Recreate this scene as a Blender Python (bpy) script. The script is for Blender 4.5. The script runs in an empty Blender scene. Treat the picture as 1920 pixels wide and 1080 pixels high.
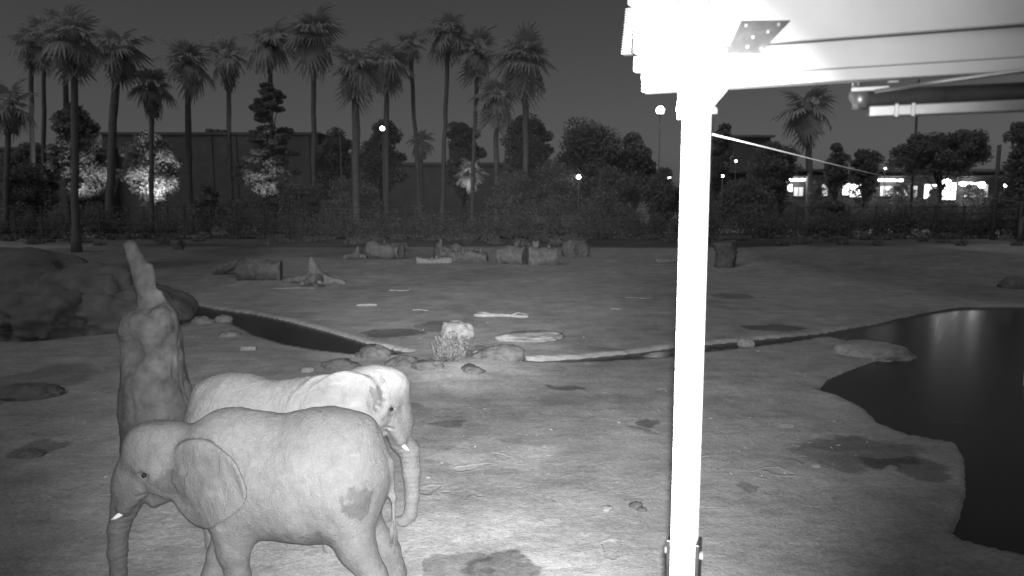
import bpy, bmesh, math, random
import numpy as np
from mathutils import Vector, Matrix

random.seed(7); RNG = np.random.default_rng(7)
S = bpy.context.scene
COL = S.collection
R = math.radians

# ------------------------------------------------------------------ camera
H = 5.4; F = 1400.0; PITCH = math.atan(170.0 / F)
CP, SP = math.cos(PITCH), math.sin(PITCH)
cd = bpy.data.cameras.new('camera'); cam = bpy.data.objects.new('camera', cd); COL.objects.link(cam)
cd.sensor_width = 36.0; cd.lens = F / 1920 * 36.0; cd.clip_start = 0.05; cd.clip_end = 5000
cam.location = (0, 0, H); cam.rotation_euler = (R(90) - PITCH, 0, 0)
S.camera = cam
cd.dof.use_dof = True; cd.dof.focus_distance = 9.0; cd.dof.aperture_fstop = 1.4

# ------------------------------------------------------------------ sky (moonlit, seen by a monochrome night camera)
MOON_EL, MOON_ROT = R(50), R(215)
w = bpy.data.worlds.new('World'); S.world = w; w.use_nodes = True
nt = w.node_tree; nt.nodes.clear()
sky = nt.nodes.new('ShaderNodeTexSky'); sky.sky_type = 'NISHITA'; sky.sun_disc = False
sky.sun_elevation = MOON_EL; sky.sun_rotation = MOON_ROT
sky.air_density = 1.0; sky.dust_density = 1.2; sky.ozone_density = 1.0
bw = nt.nodes.new('ShaderNodeRGBToBW'); bg = nt.nodes.new('ShaderNodeBackground'); wo = nt.nodes.new('ShaderNodeOutputWorld')
bg.inputs['Strength'].default_value = 0.0165
nt.links.new(sky.outputs[0], bw.inputs[0]); nt.links.new(bw.outputs[0], bg.inputs[0]); nt.links.new(bg.outputs[0], wo.inputs[0])

# faint moon
ld = bpy.data.lights.new('moon', 'SUN'); ld.energy = 0.40; ld.angle = R(40)
moon = bpy.data.objects.new('moon', ld); COL.objects.link(moon)
moon.rotation_euler = Vector((-math.sin(MOON_ROT) * math.cos(MOON_EL), -math.cos(MOON_ROT) * math.cos(MOON_EL), -math.sin(MOON_EL))).to_track_quat('-Z', 'Y').to_euler()

# the night camera's own infrared illuminators (a wide and a long-throw lamp beside its lens)
def ir_lamp(name, energy, cone, blend, az, el, off, wide=1.0):
    d = bpy.data.lights.new(name, 'SPOT'); d.energy = energy; d.spot_size = R(cone); d.spot_blend = blend
    d.shadow_soft_size = 0.03
    o = bpy.data.objects.new(name, d); COL.objects.link(o)
    o.location = off; o.scale = (wide, 1, 1)
    v = Vector((math.sin(R(az)) * math.cos(R(el)), math.cos(R(az)) * math.cos(R(el)), math.sin(R(el))))
    o.rotation_euler = v.to_track_quat('-Z', 'Y').to_euler()
ir_lamp('infrared_lamp_wide', 20800, 66, 1.0, -3, -12.5, (0.02, -0.02, H + 0.07))
ir_lamp('infrared_lamp_far', 66000, 26, 1.0, -4, -4, (-0.02, -0.02, H + 0.07), 1.3)

ir_lamp('added_canopy_fill', 700, 74, 1.0, 0, 7, (0.0, -0.02, H + 0.09))  # added fill lamp that only brightens the canopy

S.view_settings.view_transform = 'Standard'; S.view_settings.look = 'None'
S.view_settings.exposure = 0.0; S.view_settings.gamma = 1.0; S.view_settings.use_curve_mapping = False
S.render.engine = 'CYCLES'
S.cycles.max_bounces = 3; S.cycles.diffuse_bounces = 1; S.cycles.glossy_bounces = 2; S.cycles.transmission_bounces = 2
S.cycles.use_adaptive_sampling = True; S.cycles.adaptive_threshold = 0.02
S.cycles.use_denoising = True

# ------------------------------------------------------------------ helpers
def ray(px, py):
    a = (px - 960) / F; b = (540 - py) / F
    return Vector((a, CP + b * SP, -SP + b * CP))
def G(px, py, z=0.0):                 # the point of the level z seen at this pixel of the photograph
    d = ray(px, py); return Vector((0, 0, H)) + d * ((z - H) / d.z)
def AT(px, py, Y):                    # the point at distance Y
    d = ray(px, py); return Vector((0, 0, H)) + d * (Y / d.y)

def hash3(i, j, k, seed):
    n = (i * 374761393 + j * 668265263 + k * 2147483647 + seed * 1274126177) & 0xffffffff
    n = ((n ^ (n >> 13)) * 1274126177) & 0xffffffff
    n = ((n ^ (n >> 16)) * 2246822519) & 0xffffffff
    return ((n ^ (n >> 15)) & 0xffffff) / float(0xffffff)
def vnoise(P, seed=0):
    P = np.asarray(P, dtype=np.float64)
    I = np.floor(P).astype(np.int64); f = P - I; f = f * f * (3 - 2 * f)
    i, j, k = I[..., 0], I[..., 1], I[..., 2]; out = 0
    for a in (0, 1):
        wa = f[..., 0] if a else 1 - f[..., 0]
        for b in (0, 1):
            wb = f[..., 1] if b else 1 - f[..., 1]
            for c in (0, 1):
                wc = f[..., 2] if c else 1 - f[..., 2]
                out = out + wa * wb * wc * hash3(i + a, j + b, k + c, seed)
    return out * 2 - 1
def fbm(P, seed=0, octs=4, gain=0.5):
    P = np.asarray(P, dtype=np.float64); s = 0; a = 1.0; t = 0
    for o in range(octs):
        s = s + a * vnoise(P, seed + o * 17); t += a; a *= gain; P = P * 2.03 + 11.3
    return s / t

MATS = {}
def mat(name, c0, c1=None, rough=0.9, scale=4.0, detail=6, bump=0.3, bscale=None, bdist=0.02, spec=0.2, metal=0.0, lo=0.3, hi=0.7):
    m = bpy.data.materials.new(name); m.use_nodes = True; n = m.node_tree.nodes; l = m.node_tree.links
    b = n['Principled BSDF']; b.inputs['Roughness'].default_value = rough; b.inputs['Metallic'].default_value = metal
    b.inputs['Specular IOR Level'].default_value = spec
    if c1 is None: c1 = c0
    tc = n.new('ShaderNodeTexCoord')
    no = n.new('ShaderNodeTexNoise'); no.inputs['Scale'].default_value = scale; no.inputs['Detail'].default_value = detail
    no.inputs['Roughness'].default_value = 0.62
    rp = n.new('ShaderNodeValToRGB'); e = rp.color_ramp.elements
    e[0].position = lo; e[0].color = (c0, c0, c0, 1); e[1].position = hi; e[1].color = (c1, c1, c1, 1)
    l.new(tc.outputs['Object'], no.inputs['Vector']); l.new(no.outputs['Fac'], rp.inputs[0]); l.new(rp.outputs[0], b.inputs['Base Color'])
    if bump:
        n2 = n.new('ShaderNodeTexNoise'); n2.inputs['Scale'].default_value = bscale or scale * 3; n2.inputs['Detail'].default_value = 6
        bp = n.new('ShaderNodeBump'); bp.inputs['Strength'].default_value = bump; bp.inputs['Distance'].default_value = bdist
        l.new(tc.outputs['Object'], n2.inputs['Vector']); l.new(n2.outputs['Fac'], bp.inputs['Height']); l.new(bp.outputs[0], b.inputs['Normal'])
    MATS[name] = m; return m
def emit(name, strength):
    m = bpy.data.materials.new(name); m.use_nodes = True; n = m.node_tree.nodes; l = m.node_tree.links
    b = n['Principled BSDF']; b.inputs['Base Color'].default_value = (.8, .8, .8, 1)
    b.inputs['Emission Color'].default_value = (1, 1, 1, 1); b.inputs['Emission Strength'].default_value = strength
    MATS[name] = m; return m

def tag(o, label=None, cat=None, group=None, kind=None):
    if label: o['label'] = label
    if cat: o['category'] = cat
    if group: o['group'] = group
    if kind: o['kind'] = kind
    return o
def obj(name, verts, faces, m=None, parent=None, smooth=True, loc=None):
    me = bpy.data.meshes.new(name); me.from_pydata([tuple(v) for v in verts], [], [tuple(f) for f in faces]); me.update()
    return obj_me(name, me, m, parent, smooth, loc)
def obj_me(name, me, m=None, parent=None, smooth=True, loc=None):
    if m and not me.materials: me.materials.append(m)
    if smooth is not None:
        me.polygons.foreach_set('use_smooth', [bool(smooth)] * len(me.polygons))
    o = bpy.data.objects.new(name, me); COL.objects.link(o)
    if parent: o.parent = parent
    if loc is not None: o.location = loc
    return o
def empty(name, loc=(0, 0, 0), rz=0):
    o = bpy.data.objects.new(name, None); COL.objects.link(o); o.location = loc; o.rotation_euler = (0, 0, rz)
    o.empty_display_size = 0.2
    return o

class MB:                                 # collects shapes into one mesh
    def __init__(s): s.v = []; s.f = []
    def add(s, v, f):
        k = len(s.v); s.v += [tuple(p) for p in v]; s.f += [tuple(i + k for i in q) for q in f]; return s
    def box(s, c, size, M=None, bevel=0.0):
        x, y, z = [d / 2 for d in size]; c = Vector(c)
        if bevel:
            b = bevel; vs = []; fs = []
            bm = bmesh.new(); bmesh.ops.create_cube(bm, size=1)
            for v in bm.verts: v.co = Vector((v.co.x * size[0], v.co.y * size[1], v.co.z * size[2]))
            bmesh.ops.bevel(bm, geom=list(bm.edges), offset=b, segments=2, profile=0.5, affect='EDGES')
            bm.verts.index_update()
            vs = [(M @ v.co if M else v.co) + c for v in bm.verts]; fs = [[v.index for v in f.verts] for f in bm.faces]
            bm.free(); return s.add(vs, fs)
        vs = [Vector((sx * x, sy * y, sz * z)) for sx in (-1, 1) for sy in (-1, 1) for sz in (-1, 1)]
        vs = [(M @ v if M else v) + c for v in vs]
        return s.add(vs, [(0, 1, 3, 2), (4, 6, 7, 5), (0, 4, 5, 1), (2, 3, 7, 6), (0, 2, 6, 4), (1, 5, 7, 3)])
    def tube(s, pts, rad, n=8, cap=True, rough=0.0, seed=0):
        pts = [Vector(p) for p in pts]; m = len(pts)
        if not hasattr(rad, '__len__'): rad = [rad] * m
        k = len(s.v); rnd = random.Random(seed)
        ref = Vector((0.13, 0.21, 0.97))
        for i, p in enumerate(pts):
            t = (pts[min(i + 1, m - 1)] - pts[max(i - 1, 0)]).normalized()
            if abs(t.dot(ref)) > 0.95: ref = Vector((0.97, 0.1, 0.2))
            a = t.cross(ref).normalized(); b = t.cross(a)
            for j in range(n):
                th = 2 * math.pi * j / n; rr = rad[i] * (1 + rough * (rnd.random() * 2 - 1))
                s.v.append(tuple(p + a * math.cos(th) * rr + b * math.sin(th) * rr))
        for i in range(m - 1):
            for j in range(n):
                s.f.append((k + i * n + j, k + i * n + (j + 1) % n, k + (i + 1) * n + (j + 1) % n, k + (i + 1) * n + j))
        if cap:
            s.f.append(tuple(k + j for j in reversed(range(n)))); s.f.append(tuple(k + (m - 1) * n + j for j in range(n)))
        return s
    def build(s, name, m=None, parent=None, smooth=False, loc=None): return obj(name, s.v, s.f, m, parent, smooth, loc)

# signed-distance modelling + surface nets, for bodies and rock
def surface_nets(Fv, org, h):
    nx, ny, nz = Fv.shape
    c = [Fv[a:nx - 1 + a, b:ny - 1 + b, d:nz - 1 + d] for a in (0, 1) for b in (0, 1) for d in (0, 1)]
    off = [(a, b, d) for a in (0, 1) for b in (0, 1) for d in (0, 1)]
    neg = sum((x < 0).astype(np.int8) for x in c)
    mask = (neg > 0) & (neg < 8); idx = np.full(mask.shape, -1, dtype=np.int64); cells = np.argwhere(mask)
    idx[mask] = np.arange(len(cells))
    acc = np.zeros((len(cells), 3)); cnt = np.zeros(len(cells))
    vals = [x[mask] for x in c]
    for i in range(8):
        for j in range(i + 1, 8):
            d = np.subtract(off[j], off[i])
            if np.abs(d).sum() != 1: continue
            vi, vj = vals[i], vals[j]; cr = (vi < 0) != (vj < 0)
            t = np.where(cr, vi / np.where(cr, vi - vj, 1), 0)
            acc += np.where(cr[:, None], np.array(off[i]) + t[:, None] * d, 0); cnt += cr
    V = (cells + acc / cnt[:, None]) * h + np.array(org)
    Q = []
    for ax in range(3):
        o1, o2 = [(1, 2), (2, 0), (0, 1)][ax]
        sl0 = [slice(None)] * 3; sl1 = [slice(None)] * 3; sl0[ax] = slice(0, -1); sl1[ax] = slice(1, None)
        A, B = Fv[tuple(sl0)], Fv[tuple(sl1)]
        E = np.argwhere((A < 0) != (B < 0))
        E = E[(E[:, o1] > 0) & (E[:, o2] > 0) & (E[:, o1] < Fv.shape[o1] - 1) & (E[:, o2] < Fv.shape[o2] - 1)]
        u = np.zeros(3, int); u[o1] = 1; v = np.zeros(3, int); v[o2] = 1
        q = [idx[tuple((E - d).T)] for d in (u + v, v, 0 * u, u)]
        q = np.stack(q, 1); flip = A[tuple(E.T)] >= 0
        q[flip] = q[flip][:, ::-1]; Q.append(q)
    return V, np.concatenate(Q)
def smin(a, b, k):
    if k <= 0: return np.minimum(a, b)
    hh = np.maximum(k - np.abs(a - b), 0) / k
    return np.minimum(a, b) - hh * hh * k * 0.25
def sd_cone(P, a, b, ra, rb):             # capsule with a radius at each end
    a = np.array(a, float); b = np.array(b, float); ab = b - a
    t = np.clip(((P - a) @ ab) / max(ab @ ab, 1e-9), 0, 1)
    return np.linalg.norm(P - a - t[..., None] * ab, axis=-1) - (ra + (rb - ra) * t)
def sd_ell(P, c, r, rot=None):
    q = P - np.array(c, float)
    if rot is not None: q = q @ rot
    r = np.array(r, float); k0 = np.linalg.norm(q / r, axis=-1); k1 = np.linalg.norm(q / (r * r), axis=-1)
    return k0 * (k0 - 1) / np.maximum(k1, 1e-6)
def sd_poly2(x, y, pts):
    pts = np.array(pts, float); d = np.full(x.shape, 1e9); s = np.ones(x.shape)
    n = len(pts); j = n - 1
    for i in range(n):
        e = pts[j] - pts[i]; wx = x - pts[i][0]; wy = y - pts[i][1]
        t = np.clip((wx * e[0] + wy * e[1]) / (e @ e), 0, 1)
        d = np.minimum(d, (wx - e[0] * t) ** 2 + (wy - e[1] * t) ** 2)
        c1 = y >= pts[i][1]; c2 = y < pts[j][1]; c3 = e[0] * wy > e[1] * wx
        fl = (c1 & c2 & c3) | (~c1 & ~c2 & ~c3); s = np.where(fl, -s, s); j = i
    return s * np.sqrt(d)
def smooth_poly(pts, it=2):
    pts = [np.array(p, float) for p in pts]
    for _ in range(it):
        q = []
        for i in range(len(pts)):
            a, b = pts[i], pts[(i + 1) % len(pts)]; q += [a * .75 + b * .25, a * .25 + b * .75]
        pts = q
    return [tuple(p) for p in pts]
def grid(lo, hi, h):
    ax = [np.arange(lo[i], hi[i] + h, h) for i in range(3)]
    return np.stack(np.meshgrid(*ax, indexing='ij'), -1)
def sparse_eval(fn, lo, hi, h, k=3):       # exact only near the surface
    n = [int(math.ceil((hi[i] - lo[i]) / (h * k))) for i in range(3)]
    ax = [lo[i] + np.arange(n[i] + 1) * h * k for i in range(3)]
    C = np.stack(np.meshgrid(*ax, indexing='ij'), -1); D0 = fn(C.reshape(-1, 3)).reshape(C.shape[:3])
    idx = [np.minimum((np.arange(n[i] * k + 1) + k // 2) // k, n[i]) for i in range(3)]
    D = D0[np.ix_(*idx)].copy(); near = np.abs(D) < h * k * 2.1
    axf = [lo[i] + np.arange(n[i] * k + 1) * h for i in range(3)]
    I = np.argwhere(near); P = np.stack([axf[i][I[:, i]] for i in range(3)], -1)
    D[near] = fn(P); return D
def sdf_obj(name, fn, lo, hi, h, m, parent=None):
    D = sparse_eval(fn, lo, hi, h); V, Q = surface_nets(D, lo, h)
    me = bpy.data.meshes.new(name)
    me.from_pydata(V.tolist(), [], Q.tolist()); me.update()
    return obj_me(name, me, m, parent, True)

# ------------------------------------------------------------------ materials
M_PAINT = mat('white_paint', 0.72, 0.82, rough=0.55, scale=3, bump=0.08, spec=0.4)
M_STEEL = mat('weathered_steel', 0.07, 0.13, rough=0.42, scale=9, bump=0.04, spec=0.5, metal=1.0)
M_GALV = mat('galvanised', 0.34, 0.46, rough=0.42, scale=6, bump=0.02, spec=0.5, metal=0.75)
M_DARKTUBE = mat('dark_tube', 0.06, 0.11, rough=0.45, scale=8, bump=0.1, spec=0.5)
M_RUBBER = mat('cable_skin', 0.40, 0.5, rough=0.6, scale=8, bump=0)
M_WOOD = mat('bleached_wood', 0.11, 0.23, rough=0.95, scale=3.0, bump=0.6, bscale=9)
M_WOODPALE = mat('pale_dry_wood', 0.22, 0.40, rough=0.9, scale=6, bump=0.5)
M_CUT = mat('dark_log_hollow', 0.08, 0.14, rough=1, scale=5)
M_ROCK = mat('rock', 0.18, 0.32, rough=0.95, scale=2.2, bump=0.7, bscale=7, bdist=.05)
M_DROCK = mat('dark_rock', 0.13, 0.21, rough=0.95, scale=1.6, bump=0.7, bscale=6, bdist=.05)
M_MOUND = mat('mound_plaster', 0.055, 0.16, rough=0.95, scale=2.4, bump=0.5, bscale=14, bdist=.03)
M_TRUNK = mat('palm_trunk', 0.14, 0.22, rough=0.95, scale=1.5, bump=0.5)
M_FROND = mat('palm_frond', 0.46, 0.60, rough=0.75, scale=2, bump=0)
M_SKIRT = mat('dead_frond', 0.30, 0.42, rough=0.9, scale=3, bump=0)
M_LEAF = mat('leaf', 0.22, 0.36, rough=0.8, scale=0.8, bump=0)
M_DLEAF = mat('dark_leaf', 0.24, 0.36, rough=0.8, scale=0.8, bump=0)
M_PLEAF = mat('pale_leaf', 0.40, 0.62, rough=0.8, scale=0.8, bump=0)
M_SHRUB = mat('shrub_leaf', 0.10, 0.42, rough=0.8, scale=9, bump=0, lo=.42, hi=.62)
M_SOILROCK = mat('earthy_rock', 0.08, 0.17, rough=1, scale=3, bump=.7, bdist=.05)
M_PEB = mat('pebble', 0.26, 0.44, rough=0.95, scale=3, bump=0)
M_BARK = mat('bark', 0.12, 0.2, rough=0.95, scale=3, bump=0.4)
M_WALL = mat('dark_wall', 0.14, 0.18, rough=0.9, scale=0.4, bump=0.1)
M_WALL2 = mat('grey_wall', 0.16, 0.24, rough=0.9, scale=0.4, bump=0.1)
M_FENCE = mat('fence_metal', 0.08, 0.13, rough=0.7, scale=2, bump=0)
M_LAMP = emit('lamp_glow', 40.0)
M_LAMPS = emit('small_lamp_glow', 14.0)
M_WIN = emit('window_glow', 3.0)
M_WIN2 = emit('dim_window_glow', 0.5)
M_IVORY = mat('ivory', 0.8, 0.88, rough=0.4, scale=5, bump=0)
M_EYE = mat('eye', 0.01, 0.012, rough=0.08, scale=1, bump=0, spec=1.0)
M_HAIR = mat('tail_hair', 0.1, 0.2, rough=0.8, scale=4, bump=0)

def leaf_mat(m, amount):
    n = m.node_tree.nodes; l = m.node_tree.links; b = n['Principled BSDF']; out = n['Material Output']
    src = b.inputs['Base Color'].links[0].from_socket
    t = n.new('ShaderNodeBsdfTranslucent'); l.new(src, t.inputs['Color']); mx = n.new('ShaderNodeMixShader'); mx.inputs[0].default_value = amount
    l.new(b.outputs[0], mx.inputs[1]); l.new(t.outputs[0], mx.inputs[2]); l.new(mx.outputs[0], out.inputs['Surface'])
for m_ in (M_FROND, M_SKIRT, M_LEAF, M_DLEAF, M_PLEAF, M_SHRUB): leaf_mat(m_, .42)

# ground material: damp patches with outlines of their own, pale and darkened areas
def ground_material():
    m = bpy.data.materials.new('packed_dirt'); m.use_nodes = True; n = m.node_tree.nodes; l = m.node_tree.links
    b = n['Principled BSDF']; b.inputs['Roughness'].default_value = 0.95; b.inputs['Specular IOR Level'].default_value = 0.1
    geo = n.new('ShaderNodeNewGeometry')
    def noise(scale, detail=5, rough=.6, vec=None):
        x = n.new('ShaderNodeTexNoise'); x.inputs['Scale'].default_value = scale; x.inputs['Detail'].default_value = detail
        x.inputs['Roughness'].default_value = rough; l.new(vec or geo.outputs['Position'], x.inputs['Vector']); return x.outputs['Fac']
    def math_(op, a, b_=None, clamp=False):
        x = n.new('ShaderNodeMath'); x.operation = op; x.use_clamp = clamp
        for i, q in enumerate((a, b_)):
            if q is None: continue
            if isinstance(q, (int, float)): x.inputs[i].default_value = q
            else: l.new(q, x.inputs[i])
        return x.outputs[0]
    def remap(v, a, b_, c, d):
        x = n.new('ShaderNodeMapRange'); x.clamp = True
        for i, q in zip(('From Min', 'From Max', 'To Min', 'To Max'), (a, b_, c, d)): x.inputs[i].default_value = q
        l.new(v, x.inputs['Value']); return x.outputs[0]
    big = remap(noise(0.16, 4), .3, .7, 0.80, 1.15)
    med = remap(noise(0.9, 7, .68), .3, .7, 0.74, 1.24)
    fine = remap(noise(9, 6, .75), .3, .7, 0.76, 1.24)
    grain = remap(noise(34, 3, .8), .3, .7, 0.78, 1.22)
    fleck = remap(noise(15, 2, .5), .70, .78, 1.0, 1.3)
    v = math_('MULTIPLY', math_('MULTIPLY', big, med), math_('MULTIPLY', fine, grain)); v = math_('MULTIPLY', v, fleck)
    # trampled tracks: stretched noise
    mp = n.new('ShaderNodeMapping'); mp.inputs['Rotation'].default_value = (0, 0, .5); mp.inputs['Scale'].default_value = (.45, 2.2, 1)
    l.new(geo.outputs['Position'], mp.inputs['Vector'])
    trk = remap(noise(1.0, 8, .7, mp.outputs[0]), .35, .65, .90, 1.10); v = math_('MULTIPLY', v, trk)
    v = math_('MULTIPLY', v, 0.42)
    warp = n.new('ShaderNodeTexNoise'); warp.inputs['Scale'].default_value = 1.3; warp.inputs['Detail'].default_value = 6
    l.new(geo.outputs['Position'], warp.inputs['Vector'])
    wv = n.new('ShaderNodeVectorMath'); wv.operation = 'MULTIPLY_ADD'; l.new(warp.outputs['Color'], wv.inputs[0])
    wv.inputs[1].default_value = (1.5, 1.5, 0); wv.inputs[2].default_value = (-.75, -.75, 0)
    pos = n.new('ShaderNodeVectorMath'); pos.operation = 'ADD'; l.new(geo.outputs['Position'], pos.inputs[0]); l.new(wv.outputs[0], pos.inputs[1])
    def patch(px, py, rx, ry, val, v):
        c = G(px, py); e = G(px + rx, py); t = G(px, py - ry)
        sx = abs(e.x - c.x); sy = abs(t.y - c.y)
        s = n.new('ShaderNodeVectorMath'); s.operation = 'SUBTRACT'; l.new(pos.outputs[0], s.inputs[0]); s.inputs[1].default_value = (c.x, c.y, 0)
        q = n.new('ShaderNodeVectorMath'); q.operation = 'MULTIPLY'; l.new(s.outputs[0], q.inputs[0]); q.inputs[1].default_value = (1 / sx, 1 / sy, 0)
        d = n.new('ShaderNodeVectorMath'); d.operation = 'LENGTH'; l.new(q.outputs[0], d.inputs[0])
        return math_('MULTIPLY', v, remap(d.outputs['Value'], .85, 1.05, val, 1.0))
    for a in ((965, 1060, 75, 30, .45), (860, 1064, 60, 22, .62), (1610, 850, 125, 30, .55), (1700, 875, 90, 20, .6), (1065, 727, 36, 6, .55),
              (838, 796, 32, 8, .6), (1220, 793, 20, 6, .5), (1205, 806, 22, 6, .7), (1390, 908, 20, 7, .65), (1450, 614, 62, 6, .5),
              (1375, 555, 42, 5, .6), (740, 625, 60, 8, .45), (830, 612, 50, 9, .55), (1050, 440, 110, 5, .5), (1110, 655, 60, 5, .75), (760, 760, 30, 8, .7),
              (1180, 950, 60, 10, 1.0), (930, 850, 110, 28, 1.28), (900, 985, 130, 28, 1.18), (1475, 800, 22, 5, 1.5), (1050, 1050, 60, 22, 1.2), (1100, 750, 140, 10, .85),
              (960, 452, 1000, 10, .5), (190, 482, 300, 26, .6), (1720, 490, 330, 42, .66), (230, 520, 260, 34, .72), (1250, 455, 260, 9, .7), (560, 470, 200, 10, .75), (50, 720, 90, 40, .7), (70, 840, 40, 20, .6), (720, 478, 150, 8, .75)):  # darker ground at far edge and right; left entries paint in lamp falloff
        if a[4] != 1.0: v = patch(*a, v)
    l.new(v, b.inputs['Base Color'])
    h1 = noise(3.0, 8, .7); h2 = noise(22, 5, .7)
    hh = math_('ADD', math_('MULTIPLY', h1, 1.0), math_('MULTIPLY', h2, .35))
    vo = n.new('ShaderNodeTexVoronoi'); vo.inputs['Scale'].default_value = .85; vo.inputs['Randomness'].default_value = 1.0
    vm = n.new('ShaderNodeMapping'); vm.inputs['Scale'].default_value = (1, 1, .01); l.new(pos.outputs[0], vm.inputs['Vector']); l.new(vm.outputs[0], vo.inputs['Vector'])
    foot = math_('SUBTRACT', remap(vo.outputs['Distance'], .15, .21, -.55, 0), remap(vo.outputs['Distance'], .20, .30, -.22, 0))      # trodden prints
    hh = math_('ADD', hh, math_('MULTIPLY', foot, remap(noise(.5, 2), .45, .6, 0, 1)))
    bp = n.new('ShaderNodeBump'); bp.inputs['Strength'].default_value = 0.5; bp.inputs['Distance'].default_value = 0.10
    l.new(hh, bp.inputs['Height']); l.new(bp.outputs[0], b.inputs['Normal'])
    return m
M_GROUND = ground_material()

def water_material():
    m = bpy.data.materials.new('murky_water'); m.use_nodes = True; n = m.node_tree.nodes; l = m.node_tree.links
    b = n['Principled BSDF']; b.inputs['Base Color'].default_value = (.055, .055, .055, 1); b.inputs['Roughness'].default_value = .2; b.inputs['Specular IOR Level'].default_value = .16
    b.inputs['IOR'].default_value = 1.33
    no = n.new('ShaderNodeTexNoise'); no.inputs['Scale'].default_value = 2.5; no.inputs['Detail'].default_value = 3
    tc = n.new('ShaderNodeTexCoord'); l.new(tc.outputs['Object'], no.inputs['Vector'])
    bp = n.new('ShaderNodeBump'); bp.inputs['Strength'].default_value = .08; bp.inputs['Distance'].default_value = .02
    l.new(no.outputs['Fac'], bp.inputs['Height']); l.new(bp.outputs[0], b.inputs['Normal'])
    return m
M_WATER = water_material()

def skin_material(name, base, stains, trunk_axis=True):
    m = bpy.data.materials.new(name); m.use_nodes = True; n = m.node_tree.nodes; l = m.node_tree.links
    b = n['Principled BSDF']; b.inputs['Roughness'].default_value = .72; b.inputs['Specular IOR Level'].default_value = .25
    tc = n.new('ShaderNodeTexCoord'); P = tc.outputs['Object']
    def noise(scale, detail=6, rough=.6, vec=None):
        x = n.new('ShaderNodeTexNoise'); x.inputs['Scale'].default_value = scale; x.inputs['Detail'].default_value = detail
        x.inputs['Roughness'].default_value = rough; l.new(vec or P, x.inputs['Vector']); return x.outputs['Fac']
    def remap(v, a, b_, c, d):
        x = n.new('ShaderNodeMapRange'); x.clamp = True
        for i, q in zip(('From Min', 'From Max', 'To Min', 'To Max'), (a, b_, c, d)): x.inputs[i].default_value = q
        l.new(v, x.inputs['Value']); return x.outputs[0]
    def mul(a, c):
        x = n.new('ShaderNodeMath'); x.operation = 'MULTIPLY'
        for i, q in enumerate((a, c)):
            if isinstance(q, (int, float)): x.inputs[i].default_value = q
            else: l.new(q, x.inputs[i])
        return x.outputs[0]
    v = mul(remap(noise(1.1, 5), .3, .7, .84, 1.14), remap(noise(7, 6, .7), .3, .7, .90, 1.10))
    v = mul(v, remap(noise(30, 3, .7), .3, .7, .94, 1.06))
    mpd = n.new('ShaderNodeMapping'); mpd.inputs['Scale'].default_value = (1.0, 1.0, 3.2); l.new(P, mpd.inputs['Vector'])
    v = mul(v, remap(noise(1.9, 6, .65, mpd.outputs[0]), .60, .72, 1.0, 1.22))
    wn = n.new('ShaderNodeTexNoise'); wn.inputs['Scale'].default_value = 6; wn.inputs['Detail'].default_value = 6; l.new(P, wn.inputs['Vector'])
    wv = n.new('ShaderNodeVectorMath'); wv.operation = 'MULTIPLY_ADD'; l.new(wn.outputs['Color'], wv.inputs[0])
    wv.inputs[1].default_value = (.5, .5, .5); wv.inputs[2].default_value = (-.25, -.25, -.25)
    ps = n.new('ShaderNodeVectorMath'); ps.operation = 'ADD'; l.new(P, ps.inputs[0]); l.new(wv.outputs[0], ps.inputs[1])
    v = mul(v, remap(noise(2.6, 7, .72), .36, .5, .86, 1.0))
    for (c, r, val) in stains:
        s = n.new('ShaderNodeVectorMath'); s.operation = 'SUBTRACT'; l.new(ps.outputs[0], s.inputs[0]); s.inputs[1].default_value = c
        q = n.new('ShaderNodeVectorMath'); q.operation = 'DIVIDE'; l.new(s.outputs[0], q.inputs[0]); q.inputs[1].default_value = r
        d = n.new('ShaderNodeVectorMath'); d.operation = 'LENGTH'; l.new(q.outputs[0], d.inputs[0])
        v = mul(v, remap(d.outputs['Value'], .75, 1.1, val, 1.0))
    v = mul(v, base); l.new(v, b.inputs['Base Color'])
    # fold relief: fine mesh of creases plus slack folds running down and back along the flank
    vo = n.new('ShaderNodeTexVoronoi'); vo.feature = 'DISTANCE_TO_EDGE'; vo.inputs['Scale'].default_value = 26; l.new(ps.outputs[0], vo.inputs['Vector'])
    mp = n.new('ShaderNodeMapping'); mp.inputs['Rotation'].default_value = (0, R(28), 0); mp.inputs['Scale'].default_value = (8, 1.6, 1.1); l.new(ps.outputs[0], mp.inputs['Vector'])
    fo = noise(1.6, 5, .6, mp.outputs[0])
    a1 = n.new('ShaderNodeMath'); a1.operation = 'MULTIPLY_ADD'; l.new(remap(vo.outputs['Distance'], 0, .25, 0, 1), a1.inputs[0]); a1.inputs[1].default_value = .25; l.new(mul(fo, 2.2), a1.inputs[2])
    a2 = n.new('ShaderNodeMath'); a2.operation = 'MULTIPLY_ADD'; l.new(noise(14, 6, .7), a2.inputs[0]); a2.inputs[1].default_value = .4; l.new(a1.outputs[0], a2.inputs[2])
    bp = n.new('ShaderNodeBump'); bp.inputs['Strength'].default_value = .6; bp.inputs['Distance'].default_value = .035
    l.new(a2.outputs[0], bp.inputs['Height']); l.new(bp.outputs[0], b.inputs['Normal'])
    return m

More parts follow.
